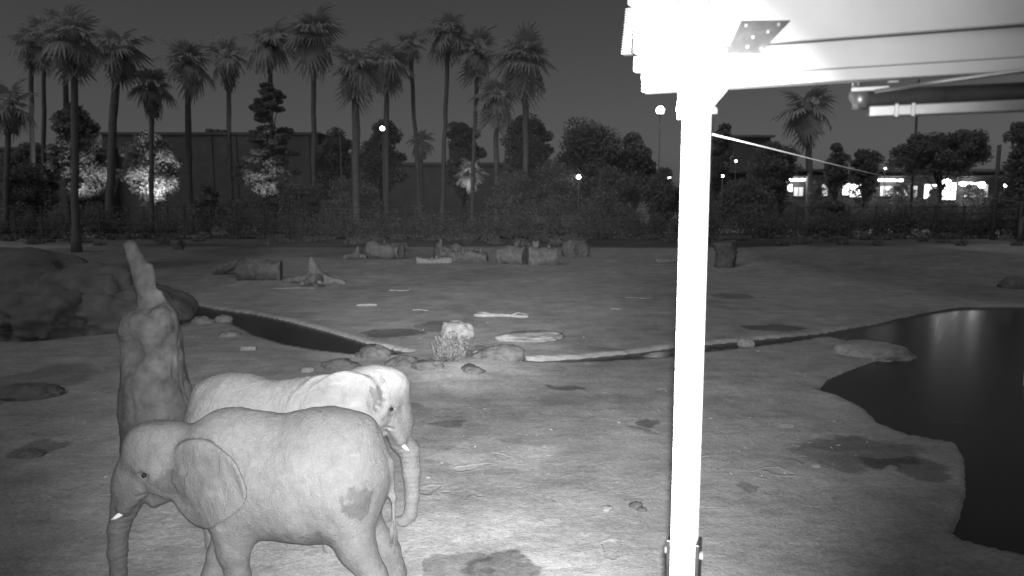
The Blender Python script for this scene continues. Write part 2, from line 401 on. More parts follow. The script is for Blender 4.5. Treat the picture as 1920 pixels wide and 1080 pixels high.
# ------------------------------------------------------------------ ground, channel and pool
pool_px = [(1990, 574), (1880, 573), (1800, 574), (1720, 587), (1670, 598), (1640, 606), (1600, 612), (1545, 622), (1500, 627), (1440, 632), (1330, 643), (1270, 648),
           (1200, 658), (1100, 668), (985, 676), (985, 681), (1100, 676), (1180, 672), (1270, 667), (1330, 657), (1400, 650), (1500, 637), (1550, 629), (1600, 640), (1672, 640),
           (1680, 655), (1640, 674), (1590, 692), (1555, 707), (1535, 728), (1580, 742), (1625, 766), (1650, 791), (1700, 811), (1760, 822),
           (1795, 827), (1812, 857), (1815, 920), (1802, 970), (1787, 998), (1830, 1016), (1920, 1036), (2010, 1050)]
chan_px = [(345, 566), (400, 577), (470, 586), (540, 600), (620, 621), (700, 645), (775, 660), (745, 664), (680, 663), (610, 656), (540, 645), (480, 627), (440, 606), (400, 598), (360, 590)]
POOL = [(G(*p).x, G(*p).y) for p in pool_px] ; CHAN = [(G(*p).x, G(*p).y) for p in chan_px]
def wet_dist(x, y): return np.minimum(sd_poly2(x, y, POOL), sd_poly2(x, y, CHAN))
def ground_z(x, y):
    P = np.stack([x, y, 0 * x], -1)
    near = np.clip(1 - y / 140, 0.3, 1)
    z = 0.045 * fbm(P * 0.35, 3, 4) * near + 0.022 * fbm(P * 1.7, 5, 4) * np.clip(1 - y / 50, 0, 1)
    d = wet_dist(x, y)
    z = z * np.clip(d / 1.2, .15, 1) + 0.03 * np.exp(-np.abs(d - 0.35) ** 2 / 0.10) * (0.6 + 0.7 * fbm(P * 0.9, 9, 3))     # lip along the bank
    # low berms
    for (bx, by, rx, ry, hh) in BERMS:
        q = ((x - bx) / rx) ** 2 + ((y - by) / ry) ** 2; z = z + hh * np.exp(-q) * (1 + .25 * fbm(P * .3, 21, 3))
    t = np.clip((0.08 - d) / 0.26, 0, 1); t = t * t * (3 - 2 * t)
    return z * (1 - t) + (-0.75) * t
def gp(px, py): v = G(px, py); return v.x, v.y
BERMS = [(*gp(1500, 480), 9, 6, .8), (*gp(1780, 500), 12, 7, 1.0), (*gp(860, 470), 8, 4, .35), (*gp(420, 520), 7, 4, .3), (*gp(865, 690), 2.2, 2.0, .26), (*gp(1010, 645), 1.6, 1.6, .10)]
def axis(lo, hi, fine_lo, fine_hi, h, g):
    a = list(np.arange(fine_lo, fine_hi, h)); x, s = a[-1], h
    while x < hi: s *= g; x += s; a.append(x)
    x, s = a[0], h; pre = []
    while x > lo: s *= g; x -= s; pre.append(x)
    return np.array(pre[::-1] + a)
gx = axis(-900, 900, -11, 14, 0.12, 1.055)
gy = [2.0]
while gy[-1] < 2500: gy.append(gy[-1] + max(0.12, 0.0095 * gy[-1]) if gy[-1] < 90 else gy[-1] * 1.06)
gy = np.array([-60, -30, -15, -7, -2, 0.5] + gy)
X, Y = np.meshgrid(gx, gy, indexing='ij'); Z = ground_z(X, Y)
nx_, ny_ = X.shape; ids = np.arange(nx_ * ny_).reshape(nx_, ny_)
q = np.stack([ids[:-1, :-1], ids[1:, :-1], ids[1:, 1:], ids[:-1, 1:]], -1).reshape(-1, 4)
me = bpy.data.meshes.new('ground'); me.from_pydata(np.stack([X, Y, Z], -1).reshape(-1, 3).tolist(), [], q.tolist()); me.update()
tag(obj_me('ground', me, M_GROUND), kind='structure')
def gz(x, y): return float(ground_z(np.array([float(x)]), np.array([float(y)]))[0])
def on(px, py):
    v = G(px, py); v.z = gz(v.x, v.y); return v
def sheet(name, poly, z, m, grow):
    xs = [p[0] for p in poly]; ys = [p[1] for p in poly]; x0, x1, y0, y1 = min(xs) - grow, max(xs) + grow, min(ys) - grow, max(ys) + grow
    return obj(name, [(x0, y0, z), (x1, y0, z), (x1, y1, z), (x0, y1, z)], [(0, 1, 2, 3)], m, smooth=False)
tag(sheet('pool_water', POOL, -0.09, M_WATER, .6), kind='structure')
tag(sheet('channel_water', CHAN, -0.092, M_WATER, .3), kind='structure')

# ------------------------------------------------------------------ rocks, logs, debris
def rock(name, loc, size, m, label, cat='rock', seed=0, sub=4, amp=.22, rz=0, group=None, sink=.25, flat=True):
    bm = bmesh.new(); bmesh.ops.create_icosphere(bm, subdivisions=sub, radius=1)
    V = np.array([v.co[:] for v in bm.verts]); n = fbm(V * 1.3, seed, 4) * amp * 1.6 + fbm(V * 4, seed + 5, 3) * amp * .35
    rid = np.abs(vnoise(V * 1.7, seed + 9)); n = n + (np.abs(fbm(V * 3.1, seed + 31, 4)) * -.30 + fbm(V * 9, seed + 77, 3) * .10) * amp * (1.6 if sub > 4 else 1.0)
    V = V * (1 + n - .12 * (rid < .06))[:, None]
    if flat: V[:, 2] = np.where(V[:, 2] < -.55, -.55, V[:, 2])
    V = V * np.array(size) / 2
    F_ = [[v.index for v in f.verts] for f in bm.faces]; bm.free()
    zmin = V[:, 2].min()
    o = obj(name, V.tolist(), F_, m, None, True)
    o.location = (loc[0], loc[1], loc[2] - zmin - sink * size[2]); o.rotation_euler = (0, 0, rz)
    return tag(o, label, cat, group)

def log_mesh(L, r0, r1, seed, knots=2, hollow=False, m=M_WOOD):
    n = 16; k = 12; V = []; Fc = []
    for i in range(k):
        t = i / (k - 1)
        for j in range(n):
            th = 2 * math.pi * j / n; V.append((L * (t - .5), math.cos(th), math.sin(th), r0 + (r1 - r0) * t))
    A = np.array(V); P = A[:, :3].copy(); nn = fbm(P * np.array([1.2, 1.6, 1.6]), seed, 4)
    rr = A[:, 3] * (1 + .6 * nn + .22 * fbm(P * np.array([1.0, 3.5, 3.5]), seed + 40, 3)); P[:, 1] *= rr; P[:, 2] *= rr
    P[:, 2] += .10 * r0 * np.sin(P[:, 0] * 2 + seed); P[:, 0] += .05 * L * fbm(P * 2.5 / max(r0, .1) * .3, seed + 3, 2) * (np.abs(P[:, 0]) > L * .45)
    for i in range(k - 1):
        for j in range(n): Fc.append((i * n + j, (i + 1) * n + j, (i + 1) * n + (j + 1) % n, i * n + (j + 1) % n))
    V = P.tolist()
    for e, base in ((0, 0), (1, (k - 1) * n)):
        c = np.mean(P[base:base + n], 0)
        ring = []
        depth = (.22 * r0 if hollow else .02 * r0) * (1 if e == 0 else -1)
        for j in range(n):
            q = c + (P[base + j] - c) * .72; q[0] += depth; ring.append(len(V)); V.append(q.tolist())
        ce = len(V); c2 = c.copy(); c2[0] += depth * 1.5; V.append(c2.tolist())
        for j in range(n):
            a, b_ = base + j, base + (j + 1) % n; ra, rb = ring[j], ring[(j + 1) % n]
            Fc.append((a, b_, rb, ra) if e == 0 else (b_, a, ra, rb)); Fc.append((ra, rb, ce) if e == 0 else (rb, ra, ce))
    for q in range(knots):
        rnd = random.Random(seed * 7 + q); x = (rnd.random() - .5) * L * .7; th = rnd.uniform(.2, 2.6); d = Vector((.3 * rnd.uniform(-1, 1), math.cos(th), math.sin(th)))
        mb = MB(); mb.tube([Vector((x, 0, 0)) + d * r0 * .6, Vector((x, 0, 0)) + d * r0 * 1.25, Vector((x, 0, 0)) + d * r0 * 1.7], [r0 * .35, r0 * .25, r0 * .16], 7, rough=.15, seed=seed + q)
        b0 = len(V); V += [list(p) for p in mb.v]; Fc += [tuple(i + b0 for i in f) for f in mb.f]
    return V, Fc
def log(loc, L, r0, r1, rz, label, tilt=0, seed=0, knots=2, hollow=False, m=M_WOOD, cat='log', name='log', group='logs lying across the far dirt yard'):
    L *= .74; V, Fc = log_mesh(L, r0, r1, seed, knots, hollow)
    o = obj(name, V, Fc, m, None, True)
    o.location = (loc[0], loc[1], loc[2] + .8 * min(r0, r1) + abs(math.sin(tilt)) * L / 2); o.rotation_euler = (0, -tilt, rz)
    return tag(o, label, cat, group)

log(on(435, 522), 3.4, .38, .26, .3, 'thin pale log propped up at a slant left of a short fat log', R(16), 1, 1)
log(on(488, 528), 3.6, .72, .70, .15, 'short fat log with pale sawn end left of the pointed stump', 0, 2, 0)
log(on(735, 473), 4.6, .45, .35, -.5, 'long slim log lying over a dark one, left of the log cluster', R(4), 3, 1)
log(on(722, 484), 4.6, .78, .72, -.35, 'thick dark log with hollow end beneath a long slim log', 0, 4, 0, True, M_DROCK)
log(on(815, 493), 4.0, .30, .22, .1, 'low pale branch-like log lying flat before the log cluster', 0, 5, 2, False, M_WOODPALE)
log(on(842, 484), 3.2, .75, .65, .6, 'weathered round log at the left end of the log cluster', 0, 6, 2)
log(on(880, 489), 4.2, .50, .42, -.15, 'knotty log with broken upright stubs in the log cluster', 0, 8, 5)
log(on(960, 494), 3.0, .92, .78, -.35, 'fat barrel-shaped log in the middle of the log cluster', 0, 9, 1)
log(on(1016, 496), 3.3, .80, .72, .12, 'fat gnarled log at the right end of the log cluster', 0, 10, 4)
log(on(1078, 481), 2.3, .95, .92, -.9, 'short thick log with dark hollow end turned to the right', 0, 11, 0, True)
log(on(1250, 494), 2.6, .25, .2, .1, 'slim pale stick of wood just left of the white post, far off', 0, 12, 1, False, M_WOODPALE)

# standing log right of the post
V, Fc = log_mesh(2.0, .85, .78, 21, 0)
o = obj('standing_log', V, Fc, M_WOOD, None, True); p = on(1357, 503); o.location = (p.x, p.y, p.z + .95); o.rotation_euler = (0, R(82), .2)
tag(o, 'squat upright log standing just right of the white post, far off', 'log')
V, Fc = log_mesh(1.0, .55, .5, 31, 1); o = obj('tree_stump', V, Fc, M_DROCK, None, True); p = on(333, 468); o.location = (p.x, p.y, p.z + .45); o.rotation_euler = (0, R(88), .4)
tag(o, 'small dark stump behind the tip of the tall mound', 'stump')

def root_stump(loc, h, label, seed, lean=0):
    def fn(P):
        D = np.full(P.shape[:-1], 9.0); rnd = random.Random(seed)
        D = smin(D, sd_cone(P, (0, 0, 0), (lean, 0, h * .95), h * .36, h * .06), .1)
        for k in range(6):
            a = k * 1.05 + rnd.uniform(-.3, .3); L = h * rnd.uniform(.7, 1.25)
            D = smin(D, sd_cone(P, (0, 0, h * .22), (L * math.cos(a), L * math.sin(a), h * rnd.uniform(0, .16)), h * .2, h * .09), .18)
        return D + .07 * h * fbm(P * 3 / h, seed, 3)
    o = sdf_obj('root_stump', fn, (-1.6 * h, -1.6 * h, -.25 * h), (1.6 * h, 1.6 * h, 1.25 * h), h / 16, M_WOOD)
    o.location = loc; return tag(o, label, 'stump')
root_stump(on(595, 533), 1.75, 'pale uprooted stump with pointed top and spread roots', 3, -.35)
root_stump(on(668, 483), 1.15, 'knobbly root stump left of the long slim log', 8, .2)

rock('boulder', on(860, 634), (1.35, 1.0, 1.05), M_ROCK, 'rounded boulder perched behind the spiny shrub', seed=4, sink=.1)
rock('flat_rock', on(995, 637), (2.5, 1.7, .42), M_ROCK, 'flat pale slab of rock right of the spiny shrub', seed=6, rz=.25)
rock('boulder', on(700, 668), (1.25, 1.0, .75), M_SOILROCK, 'low boulder at the end of the left channel beside the pale elephant', seed=9)
rock('boulder', on(935, 684), (1.55, .9, .8), M_SOILROCK, 'dark lumpy rock at the right foot of the planted mound', seed=12, amp=.3)
rock('stone', on(577, 697), (.42, .35, .34), M_ROCK, 'pale round stone peeping over the rear elephant back', seed=13, cat='stone')
rock('stone', on(516, 617) , (.5, .45, .62), M_ROCK, 'pale round stone standing in the left channel', seed=14, cat='stone', sink=.1)
rock('stone', on(1398, 651), (.65, .4, .42), M_WOODPALE, 'pale stone in the channel just right of the white post', seed=15, cat='stone', sink=.05)
rock('stone', on(1227, 665), (.34, .24, .26), M_IVORY, 'small bright white lump in the channel left of the post', seed=16, cat='stone', sink=.0)
rock('stone', on(1531, 874), (.20, .17, .17), M_ROCK, 'small round stone on the damp patch near the pool', seed=17, cat='stone')
rock('stone', on(1672, 878), (.30, .19, .14), M_ROCK, 'flat stone on the damp patch closest to the pool edge', seed=18, cat='stone')
rock('boulder', Vector((*gp(1632, 661), -.12)), (2.9, 2.4, 1.0), M_GROUND, 'broad smooth boulder at the tip of the spit in the pool', seed=19, amp=.14, sink=.25)
rock('stone', on(380, 606), (1.0, .8, .55), M_ROCK, 'low stone at the left start of the channel', seed=20, cat='stone')
rock('stone', on(420, 603), (.9, .7, .5), M_ROCK, 'knobby stone in the left channel mouth', seed=23, cat='stone')
rock('stone', on(1900, 540), (1.6, 1.2, 1.3), M_DROCK, 'dark stone on the far pool bank at the right edge', seed=24, cat='stone')
rock('boulder', on(190, 610), (7.0, 6.0, 3.7), M_DROCK, 'huge dark boulder left of the tall mound', seed=25, sub=5, amp=.18, rz=.4, sink=.12)
rock('boulder', on(60, 625), (5.6, 4.6, 3.0), M_DROCK, 'big dark boulder at the left edge of the yard', seed=26, sub=5, amp=.2, sink=.1)
rock('boulder', on(-20, 560), (14, 9, 4.8), M_DROCK, 'wide dark rock face rising behind the left edge boulders', seed=27, sub=5, amp=.2, sink=.2)
rock('boulder', on(60, 855), (.55, .4, .3), M_DROCK, 'small dark rock on the shaded ground at the lower left', seed=28)
rock('boulder', on(60, 740), (1.7, 1.3, .55), M_DROCK, 'low dark rock on the shaded ground left of the tall mound', seed=29, amp=.25)
rock('boulder', on(430, 630), (.9, .7, .35), M_ROCK, 'flat rock beside the left channel bank', seed=33)

for k, (px, py, sz, lab) in enumerate(((800, 700, (1.0, .8, .4), 'low rock at the left foot of the spiny shrub'), (755, 690, (1.1, .8, .5), 'lumpy rock between the spiny shrub and the rear elephant head'), (885, 705, (.9, .6, .3), 'flat rock right below the spiny shrub'),
                                       (640, 690, (1.2, .8, .45), 'low rock just above the rear elephant back'), (905, 668, (.8, .6, .45), 'rounded rock behind the right side of the spiny shrub'))):
    rock('rock', on(px, py), sz, M_SOILROCK, lab, seed=70 + k, amp=.3, rz=k)
rng = np.random.default_rng(12); V = []; Fc = []
for k in range(260):
    py = 470 + 440 * rng.random() ** .8; px = rng.uniform(0, 1900); p = G(px, py)
    if float(wet_dist(np.array([p.x]), np.array([p.y]))[0]) < .25: continue
    z = gz(p.x, p.y); r = rng.uniform(.01, .03) * (1 + p.y * .02); a = rng.uniform(0, 6.28); L = r * rng.uniform(1, 2.6); c, sn = math.cos(a), math.sin(a); n = len(V)
    for (x, y, h_) in ((-L, 0, 0), (0, -r, 0), (L, 0, 0), (0, r, 0), (0, 0, r * .9)): V.append((p.x + x * c - y * sn, p.y + x * sn + y * c, z - .006 + h_))
    Fc += [(n, n + 1, n + 4), (n + 1, n + 2, n + 4), (n + 2, n + 3, n + 4), (n + 3, n, n + 4)]
tag(obj('pebbles', V, Fc, M_PEB, None, False), 'loose chips and pebbles strewn over the dirt', 'pebbles', kind='stuff')

def brick_like(px, py, L, W, h_, rz, label):
    mb = MB(); mb.box((0, 0, 0), (L, W, h_), None, .02); o = mb.build('block', M_WOODPALE, None, False); p = on(px, py)
    V = np.array([v.co[:] for v in o.data.vertices]); V = V + .02 * fbm(V * 9, 3, 2)[:, None]
    for v, c in zip(o.data.vertices, V): v.co = c
    o.location = (p.x, p.y, p.z + h_ / 2 - .03); o.rotation_euler = (0, .04, rz); return tag(o, label, 'block')
brick_like(467, 656, .52, .22, .17, .1, 'pale oblong block lying right of the tall mound')

def stick(px, py, L, rz, label, r=.035, bend=.1, fork=False, m=M_WOODPALE):
    mb = MB(); rnd = random.Random(px * 7 + py); n = 7
    pts = [Vector((L * (i / (n - 1) - .5), bend * math.sin(i * 1.3 + px), r * .6 + .02 * rnd.random())) for i in range(n)]
    mb.tube(pts, [r * (1 - .5 * abs(i / (n - 1) - .35)) for i in range(n)], 6, rough=.2, seed=px)
    if fork:
        mb.tube([pts[2], pts[2] + Vector((-L * .16, L * .07, .08)), pts[2] + Vector((-L * .34, L * .16, .05))], [r * .7, r * .5, r * .2], 6)
        mb.tube([pts[4], pts[4] + Vector((L * .12, L * .1, .1)), pts[4] + Vector((L * .3, L * .12, .03))], [r * .6, r * .4, r * .2], 6)
    o = mb.build('fallen_branch' if fork else 'stick', m, None, True); p = on(px, py); o.location = (p.x, p.y, p.z); o.rotation_euler = (0, 0, rz)
    return tag(o, label, 'branch' if fork else 'stick')
stick(940, 594, 2.5, -.12, 'bleached forked branch lying on the dirt beyond the spiny shrub', .10, .12, True)
stick(688, 574, 1.0, .15, 'short bleached stick lying above the left channel', .07, .04)
stick(1200, 560, 1.6, -.05, 'long thin stick lying left of the white post', .025)
stick(1155, 580, .5, -.3, 'short thin stick left of the white post below a longer one', .03, .03)
stick(1553, 575, .7, -.1, 'small pale stick right of the post, beyond the pool spit', .045, .03)
stick(1365, 512, 1.6, .05, 'pale flat stick lying before the squat upright log', .06)
stick(550, 542, 2.6, .1, 'thin stick lying in front of the pointed stump', .04)
stick(1135, 738, .22, -.3, 'tiny pale twig on the dirt in line with the dark patch', .014, .02)
stick(1240, 730, .24, .1, 'tiny pale twig touching the left side of the post', .014, .02)
stick(1322, 857, .14, .1, 'tiny bright twig just right of the post', .012, .01)
stick(748, 545, 1.2, .0, 'thin twig on the dirt between the stump and log cluster', .03)
stick(1500, 478, 2.2, .1, 'thin pale stick far off to the right of the post', .03)
stick(790, 582, .8, -.2, 'thin twig on the dirt left of the forked branch', .025)
stick(1430, 558, .35, .6, 'small upright-looking chip right of the post', .05, .02)

# scattered dung and chips left of the post
for k, (px, py, s) in enumerate(((1138, 955, .14), (1192, 950, .16), (1204, 958, .12))):
    rock('dung_ball', on(px, py), (s * 1.5, s * 1.2, s * .8), M_CUT if k else M_ROCK, ('pale dung ball apart from the other two, left of the post', 'larger dark dung ball left of the post', 'smaller dark dung ball nearest the post')[k],
         'dung', seed=60 + k, sub=3, amp=.3, sink=.1)

# spiny shrub on the planted mound
def spiny_shrub():
    root = empty('spiny_shrub', on(843, 690)); tag(root, 'pale spiny shrub with stubby upright shoots on low mound', 'shrub')
    rnd = random.Random(5); st = MB(); lf = MB()
    for k in range(110):
        a = rnd.uniform(0, 6.28); r = .55 * math.sqrt(rnd.random()); b = Vector((r * .7 * math.cos(a), r * .7 * math.sin(a), 0)); hh = (.95 - .75 * r) * rnd.uniform(.5, 1.1)
        tip = b * 1.5 + Vector((rnd.uniform(-.15, .15), rnd.uniform(-.15, .15), hh)); mid = (b + tip) / 2 + Vector((rnd.uniform(-.1, .1), rnd.uniform(-.1, .1), 0))
        st.tube([b, mid, tip], [.016, .014, .01], 5, rough=.25, seed=k)
        for q in range(16):
            p = b.lerp(tip, rnd.uniform(.2, 1.03)) + Vector((rnd.uniform(-.05, .05), rnd.uniform(-.05, .05), 0)); d = Vector((rnd.uniform(-1, 1), rnd.uniform(-1, 1), rnd.uniform(-.2, 1.0))).normalized() * rnd.uniform(.06, .13)
            s_ = d.cross(Vector((rnd.random(), rnd.random(), rnd.random()))).normalized() * rnd.uniform(.02, .04)
            lf.add([p - s_ * .3, p + d * .5 + s_, p + d, p + d * .5 - s_], [(0, 1, 2, 3)])
    st.build('stem', M_WOOD, root, True); lf.build('foliage', M_SHRUB, root)
spiny_shrub()

# tall mound (termite-mound-like pillar)
def tall_mound():
    c = on(300, 896)
    def X_(px, zc=14.05): return (px - 290) / F * zc
    def Z_(py, Y=13.9): return AT(290, py, Y).z - c.z
    def fn(P):
        D = sd_cone(P, (X_(292), 0, -.2), (X_(292), 0, Z_(760)), .66, .64)
        D = smin(D, sd_cone(P, (X_(292), 0, Z_(760)), (X_(289), 0, Z_(640)), .62, .53), .1)
        D = smin(D, sd_ell(P, (X_(287), 0, Z_(618)), (.50, .5, .48)), .12)
        D = smin(D, sd_ell(P, (X_(318), -.1, Z_(606)), (.26, .34, .42)), .08)
        D = smin(D, sd_ell(P, (X_(262), -.12, Z_(618)), (.24, .34, .38)), .08)
        D = smin(D, sd_cone(P, (X_(296), 0, Z_(590)), (X_(284), 0, Z_(530)), .27, .2), .08)
        D = smin(D, sd_cone(P, (X_(318), 0, Z_(585)), (X_(308), 0, Z_(548)), .12, .09), .07)
        D = smin(D, sd_cone(P, (X_(284), 0, Z_(530)), (X_(262), 0, Z_(466)), .19, .12), .06)
        D = smin(D, sd_cone(P, (X_(290), 0, Z_(520)), (X_(287), 0, Z_(507)), .16, .13), .05)
        D = smin(D, sd_ell(P, (X_(259), 0, Z_(461)), (.13, .12, .09)), .04)
        D = D + .085 * fbm(P * np.array([2.2, 2.2, 1.4]), 5, 4) + .045 * np.abs(fbm(P * np.array([5, 5, 2.6]), 8, 4)) - .012
        cr = fbm(P * np.array([3.2, 3.2, .45]), 31, 3); D = D + .022 * np.exp(-(cr / .06) ** 2) * (P[..., 2] < 3.4)
        # hollow under the shoulder
        return -smin(-D, sd_ell(P, (X_(272), -.55, Z_(650)), (.20, .2, .24)), .3)
    o = sdf_obj('termite_mound', fn, (-1, -1, -.3), (1, 1, 4.9), .04, M_MOUND); o.location = c
    tag(o, 'tall pale earthen mound with narrow leaning spire behind the elephants', 'mound')
tall_mound()

# ------------------------------------------------------------------ elephants
def rotz(a): c, s = math.cos(a), math.sin(a); return np.array([[c, -s, 0], [s, c, 0], [0, 0, 1]])
def roty(a): c, s = math.cos(a), math.sin(a); return np.array([[c, 0, s], [0, 1, 0], [-s, 0, c]])
def elephant(name, loc, heading, scale, label, skin, hp):
    piv = np.array([1.45, 0, 1.85]); RH = rotz(hp['yaw']) @ roty(hp['pitch']); sh = np.array(hp['shift'])
    def hd(p): return RH @ (np.array(p, float) - piv) + piv + sh
    h = .025
    lo, hi = (-1.75, -1.25, -.06), (3.0, 1.25, 3.05)
    def field(P):
        D = np.full(P.shape[:-1], 9.0)
        # trunk of the body
        D = smin(D, sd_ell(P, (0.0, 0, 1.60), (1.30, .70, .74)), .25)
        D = smin(D, sd_ell(P, (-.50, 0, 1.72), (.80, .64, .80 + hp.get('rump', 0))), .30)
        D = smin(D, sd_ell(P, (.78, 0, 1.68), (.72, .55, .80)), .30)
        D = smin(D, sd_ell(P, (-.2, 0, 1.30), (.85, .60, .46)), .25)
        D = smin(D, sd_cone(P, (-1.0, 0, 2.25), (1.0, 0, 2.22), .10, .12), .35)
        # legs
        for s in (1, -1):
            for (hip, knee, ank, foot, rr) in hp['legs'][s]:
                a = [np.array((q[0], s * q[1], q[2]), float) for q in (hip, knee, ank, foot)]
                L = sd_cone(P, a[0], a[1], rr[0], rr[1]); L = smin(L, sd_cone(P, a[1], a[2], rr[1], rr[2]), .10); L = smin(L, sd_cone(P, a[2], a[3], rr[2], rr[3]), .08)
                D = smin(D, L, .22)
        # neck and head
        n1 = hd((1.50, 0, 1.82))
        D = smin(D, sd_cone(P, (.95, 0, 1.85), n1, .52, .42), .30)
        hdD = sd_ell(P, hd((1.76, 0, 1.90)), (.46, .38, .42), RH)
        hdD = smin(hdD, sd_ell(P, hd((2.00, .11, 2.06)), (.26, .19, .24), RH), .12); hdD = smin(hdD, sd_ell(P, hd((2.00, -.11, 2.06)), (.26, .19, .24), RH), .12)
        hdD = smin(hdD, sd_cone(P, hd((2.07, 0, 1.94)), hd((2.31, 0, 1.50)), .29, .24), .15)
        hdD = smin(hdD, sd_ell(P, hd((1.68, 0, 1.64)), (.44, .36, .26), RH), .15)
        for s in (1, -1):
            hdD = smin(hdD, sd_ell(P, hd((1.90, s * .29, 1.80)), (.16, .10, .075), RH), .12)      # brow
            hdD = smin(hdD, sd_ell(P, hd((1.68, s * .26, 1.62)), (.26, .15, .22), RH), .12)      # cheek
            hdD = smin(hdD, sd_cone(P, hd((2.06, s * .20, 1.54)), hd((2.30, s * .20, 1.26)), .14, .085), .10)   # tusk socket
        hdD = smin(hdD, sd_cone(P, hd((1.66, 0, 1.52)), hd((1.98, 0, 1.28)), .22, .10), .10)     # lower jaw
        tr = [hd(q) for q in ((2.24, 0, 1.55), (2.40, 0, 1.22))] + [np.array(q) for q in hp['trunk']]
        rad = [.25, .185] + hp['trunk_r']
        T = np.full(P.shape[:-1], 9.0)
        for i in range(len(tr) - 1): T = smin(T, sd_cone(P, tr[i], tr[i + 1], rad[i], rad[i + 1]), .05)
        ring = np.sin(P[..., 2] * 2 * math.pi / .085 + 2.5 * vnoise(P * 3.0, 3)); wgt = np.clip((1.35 + sh[2] - P[..., 2]) / .3, 0, 1)
        T = T + .006 * ring * wgt
        hdD = smin(hdD, T, .12)
        D = smin(D, hdD, .14)
        # temple hollow and mouth corner
        for s in (1, -1):
            D = -smin(-D, sd_ell(P, hd((1.60, s * .47, 1.88)), (.15, .10, .19), RH), .12)
            D = -smin(-D, sd_ell(P, hd((1.92, s * .30, 1.43)), (.16, .13, .022), RH), .03)
            D = -smin(-D, sd_ell(P, hd((1.925, s * .40, 1.735)), (.075, .06, .05), RH), .05)
        # ears
        for s in (1, -1):
            e = hp['ear'] if s == hp['near'] else hp['ear_far']
            pts = smooth_poly(e['pts'], 2); q = (P - (piv + sh)) @ RH + piv if e['head'] else P
            x, y, z = q[..., 0], q[..., 1] * s, q[..., 2]; x0 = max(p[0] for p in pts)
            t = np.clip(x0 - x, 0, 2)
            y0 = e['y'] + e['flare'] * t + .05 * np.sin(t * 5 + z * 3) * np.clip(t * 2, 0, 1) - e.get('roll', 0) * np.clip(z - e.get('rollz', 9), 0, 1) ** 1.0
            d2 = sd_poly2(x, z, pts) + .02 * np.sin(z * 13 + x * 5) * np.clip(t - .3, 0, .5); th = .030 - .012 * np.clip(t, 0, 1)
            yy = np.abs(y - y0) * e.get('lip', .85)
            ear = np.where((d2 > 0) & (yy > th), np.sqrt(np.maximum(d2, 0) ** 2 + np.maximum(yy - th, 0) ** 2), np.maximum(d2, yy - th)) - .012
            D = smin(D, ear, .045)
        # tail
        for a, b, ra, rb in (((-1.14, 0, 2.12), (-1.33, .0, 1.80), .08, .045), ((-1.33, .0, 1.80), (-1.385, .03, 1.35), .045, .036), ((-1.385, .03, 1.35), (-1.38, .04, .95), .036, .030)):
            D = smin(D, sd_cone(P, a, b, ra, rb), .08)
        # slack skin: broad folds, wrinkles
        bod = np.clip((1.5 - np.abs(P[..., 0])) * 2, 0, 1)
        D = D + .020 * fbm(P * 2.2, 5, 3) + .012 * fbm(P @ roty(.5) * np.array([9, 3, 2.2]), 15, 3) * bod
        Pl = P * np.array([3, 3, 16]); leg = np.clip((1.0 - P[..., 2]) * 2, 0, 1); D = D + .005 * leg * vnoise(Pl, 44)
        D = np.maximum(D, .0 - P[..., 2] + .005)
        return D
    D = sparse_eval(field, lo, hi, h)
    V, Q = surface_nets(D, lo, h)
    me = bpy.data.meshes.new('body'); me.from_pydata(V.tolist(), [], Q.tolist()); me.update()
    root = empty(name, loc, heading); root.scale = scale; tag(root, label, 'elephant')
    obj_me('body', me, skin, root, True)
    for s in (1, -1):
        a, b, c = hd((2.27, s * .20, 1.30)), hd((2.37, s * .215, 1.15)), hd((2.53, s * .22, 1.06))
        tl = hp['tusk']; c = a + (c - a) * tl; b = a + (b - a) * tl
        MB().tube([a, a.copy() * .5 + b * .5, b, b * .5 + c * .5 + np.array((0, 0, -.005)), c], [.042, .042, .036, .026, .009], 10).build('tusk', M_IVORY, root, True)
        ey = hd((1.925, s * .352, 1.735)); bm = bmesh.new(); bmesh.ops.create_uvsphere(bm, u_segments=16, v_segments=10, radius=.034)
        m_ = bpy.data.meshes.new('eye'); bm.to_mesh(m_); bm.free(); obj_me('eye', m_, M_EYE, root, True, Vector(ey))
    tf = MB(); rnd = random.Random(3)
    for k in range(36):
        a = rnd.uniform(0, 6.28); r = .03; p = Vector((-1.38 + r * math.cos(a), .04 + r * math.sin(a), .98 + rnd.uniform(-.05, .1)))
        tf.tube([p, p + Vector((.02 * math.cos(a), .02 * math.sin(a), -.13)), p + Vector((.03 * math.cos(a), .03 * math.sin(a), -rnd.uniform(.22, .34)))], [.007, .006, .002], 4)
    tf.build('tail_tuft', M_HAIR, root, True)
    for s in (1, -1):
        for leg_ in hp['legs'][s]:
            f = leg_[3]
            for k in (-1, 0, 1):
                a = k * .55; rr = leg_[4][3]; bm = bmesh.new(); bmesh.ops.create_uvsphere(bm, u_segments=10, v_segments=7, radius=1)
                for v in bm.verts: v.co = Vector((v.co.x * .022, v.co.y * .05, max(v.co.z, -.5) * .06))
                m_ = bpy.data.meshes.new('toenail'); bm.to_mesh(m_); bm.free()
                o = obj_me('toenail', m_, M_NAIL, root, True, (f[0] + math.cos(a) * rr, s * f[1] + math.sin(a) * rr, .065)); o.rotation_euler = (0, 0, a)
    return root
M_NAIL = mat('toenail', .17, .22, rough=.6, scale=5, bump=0)

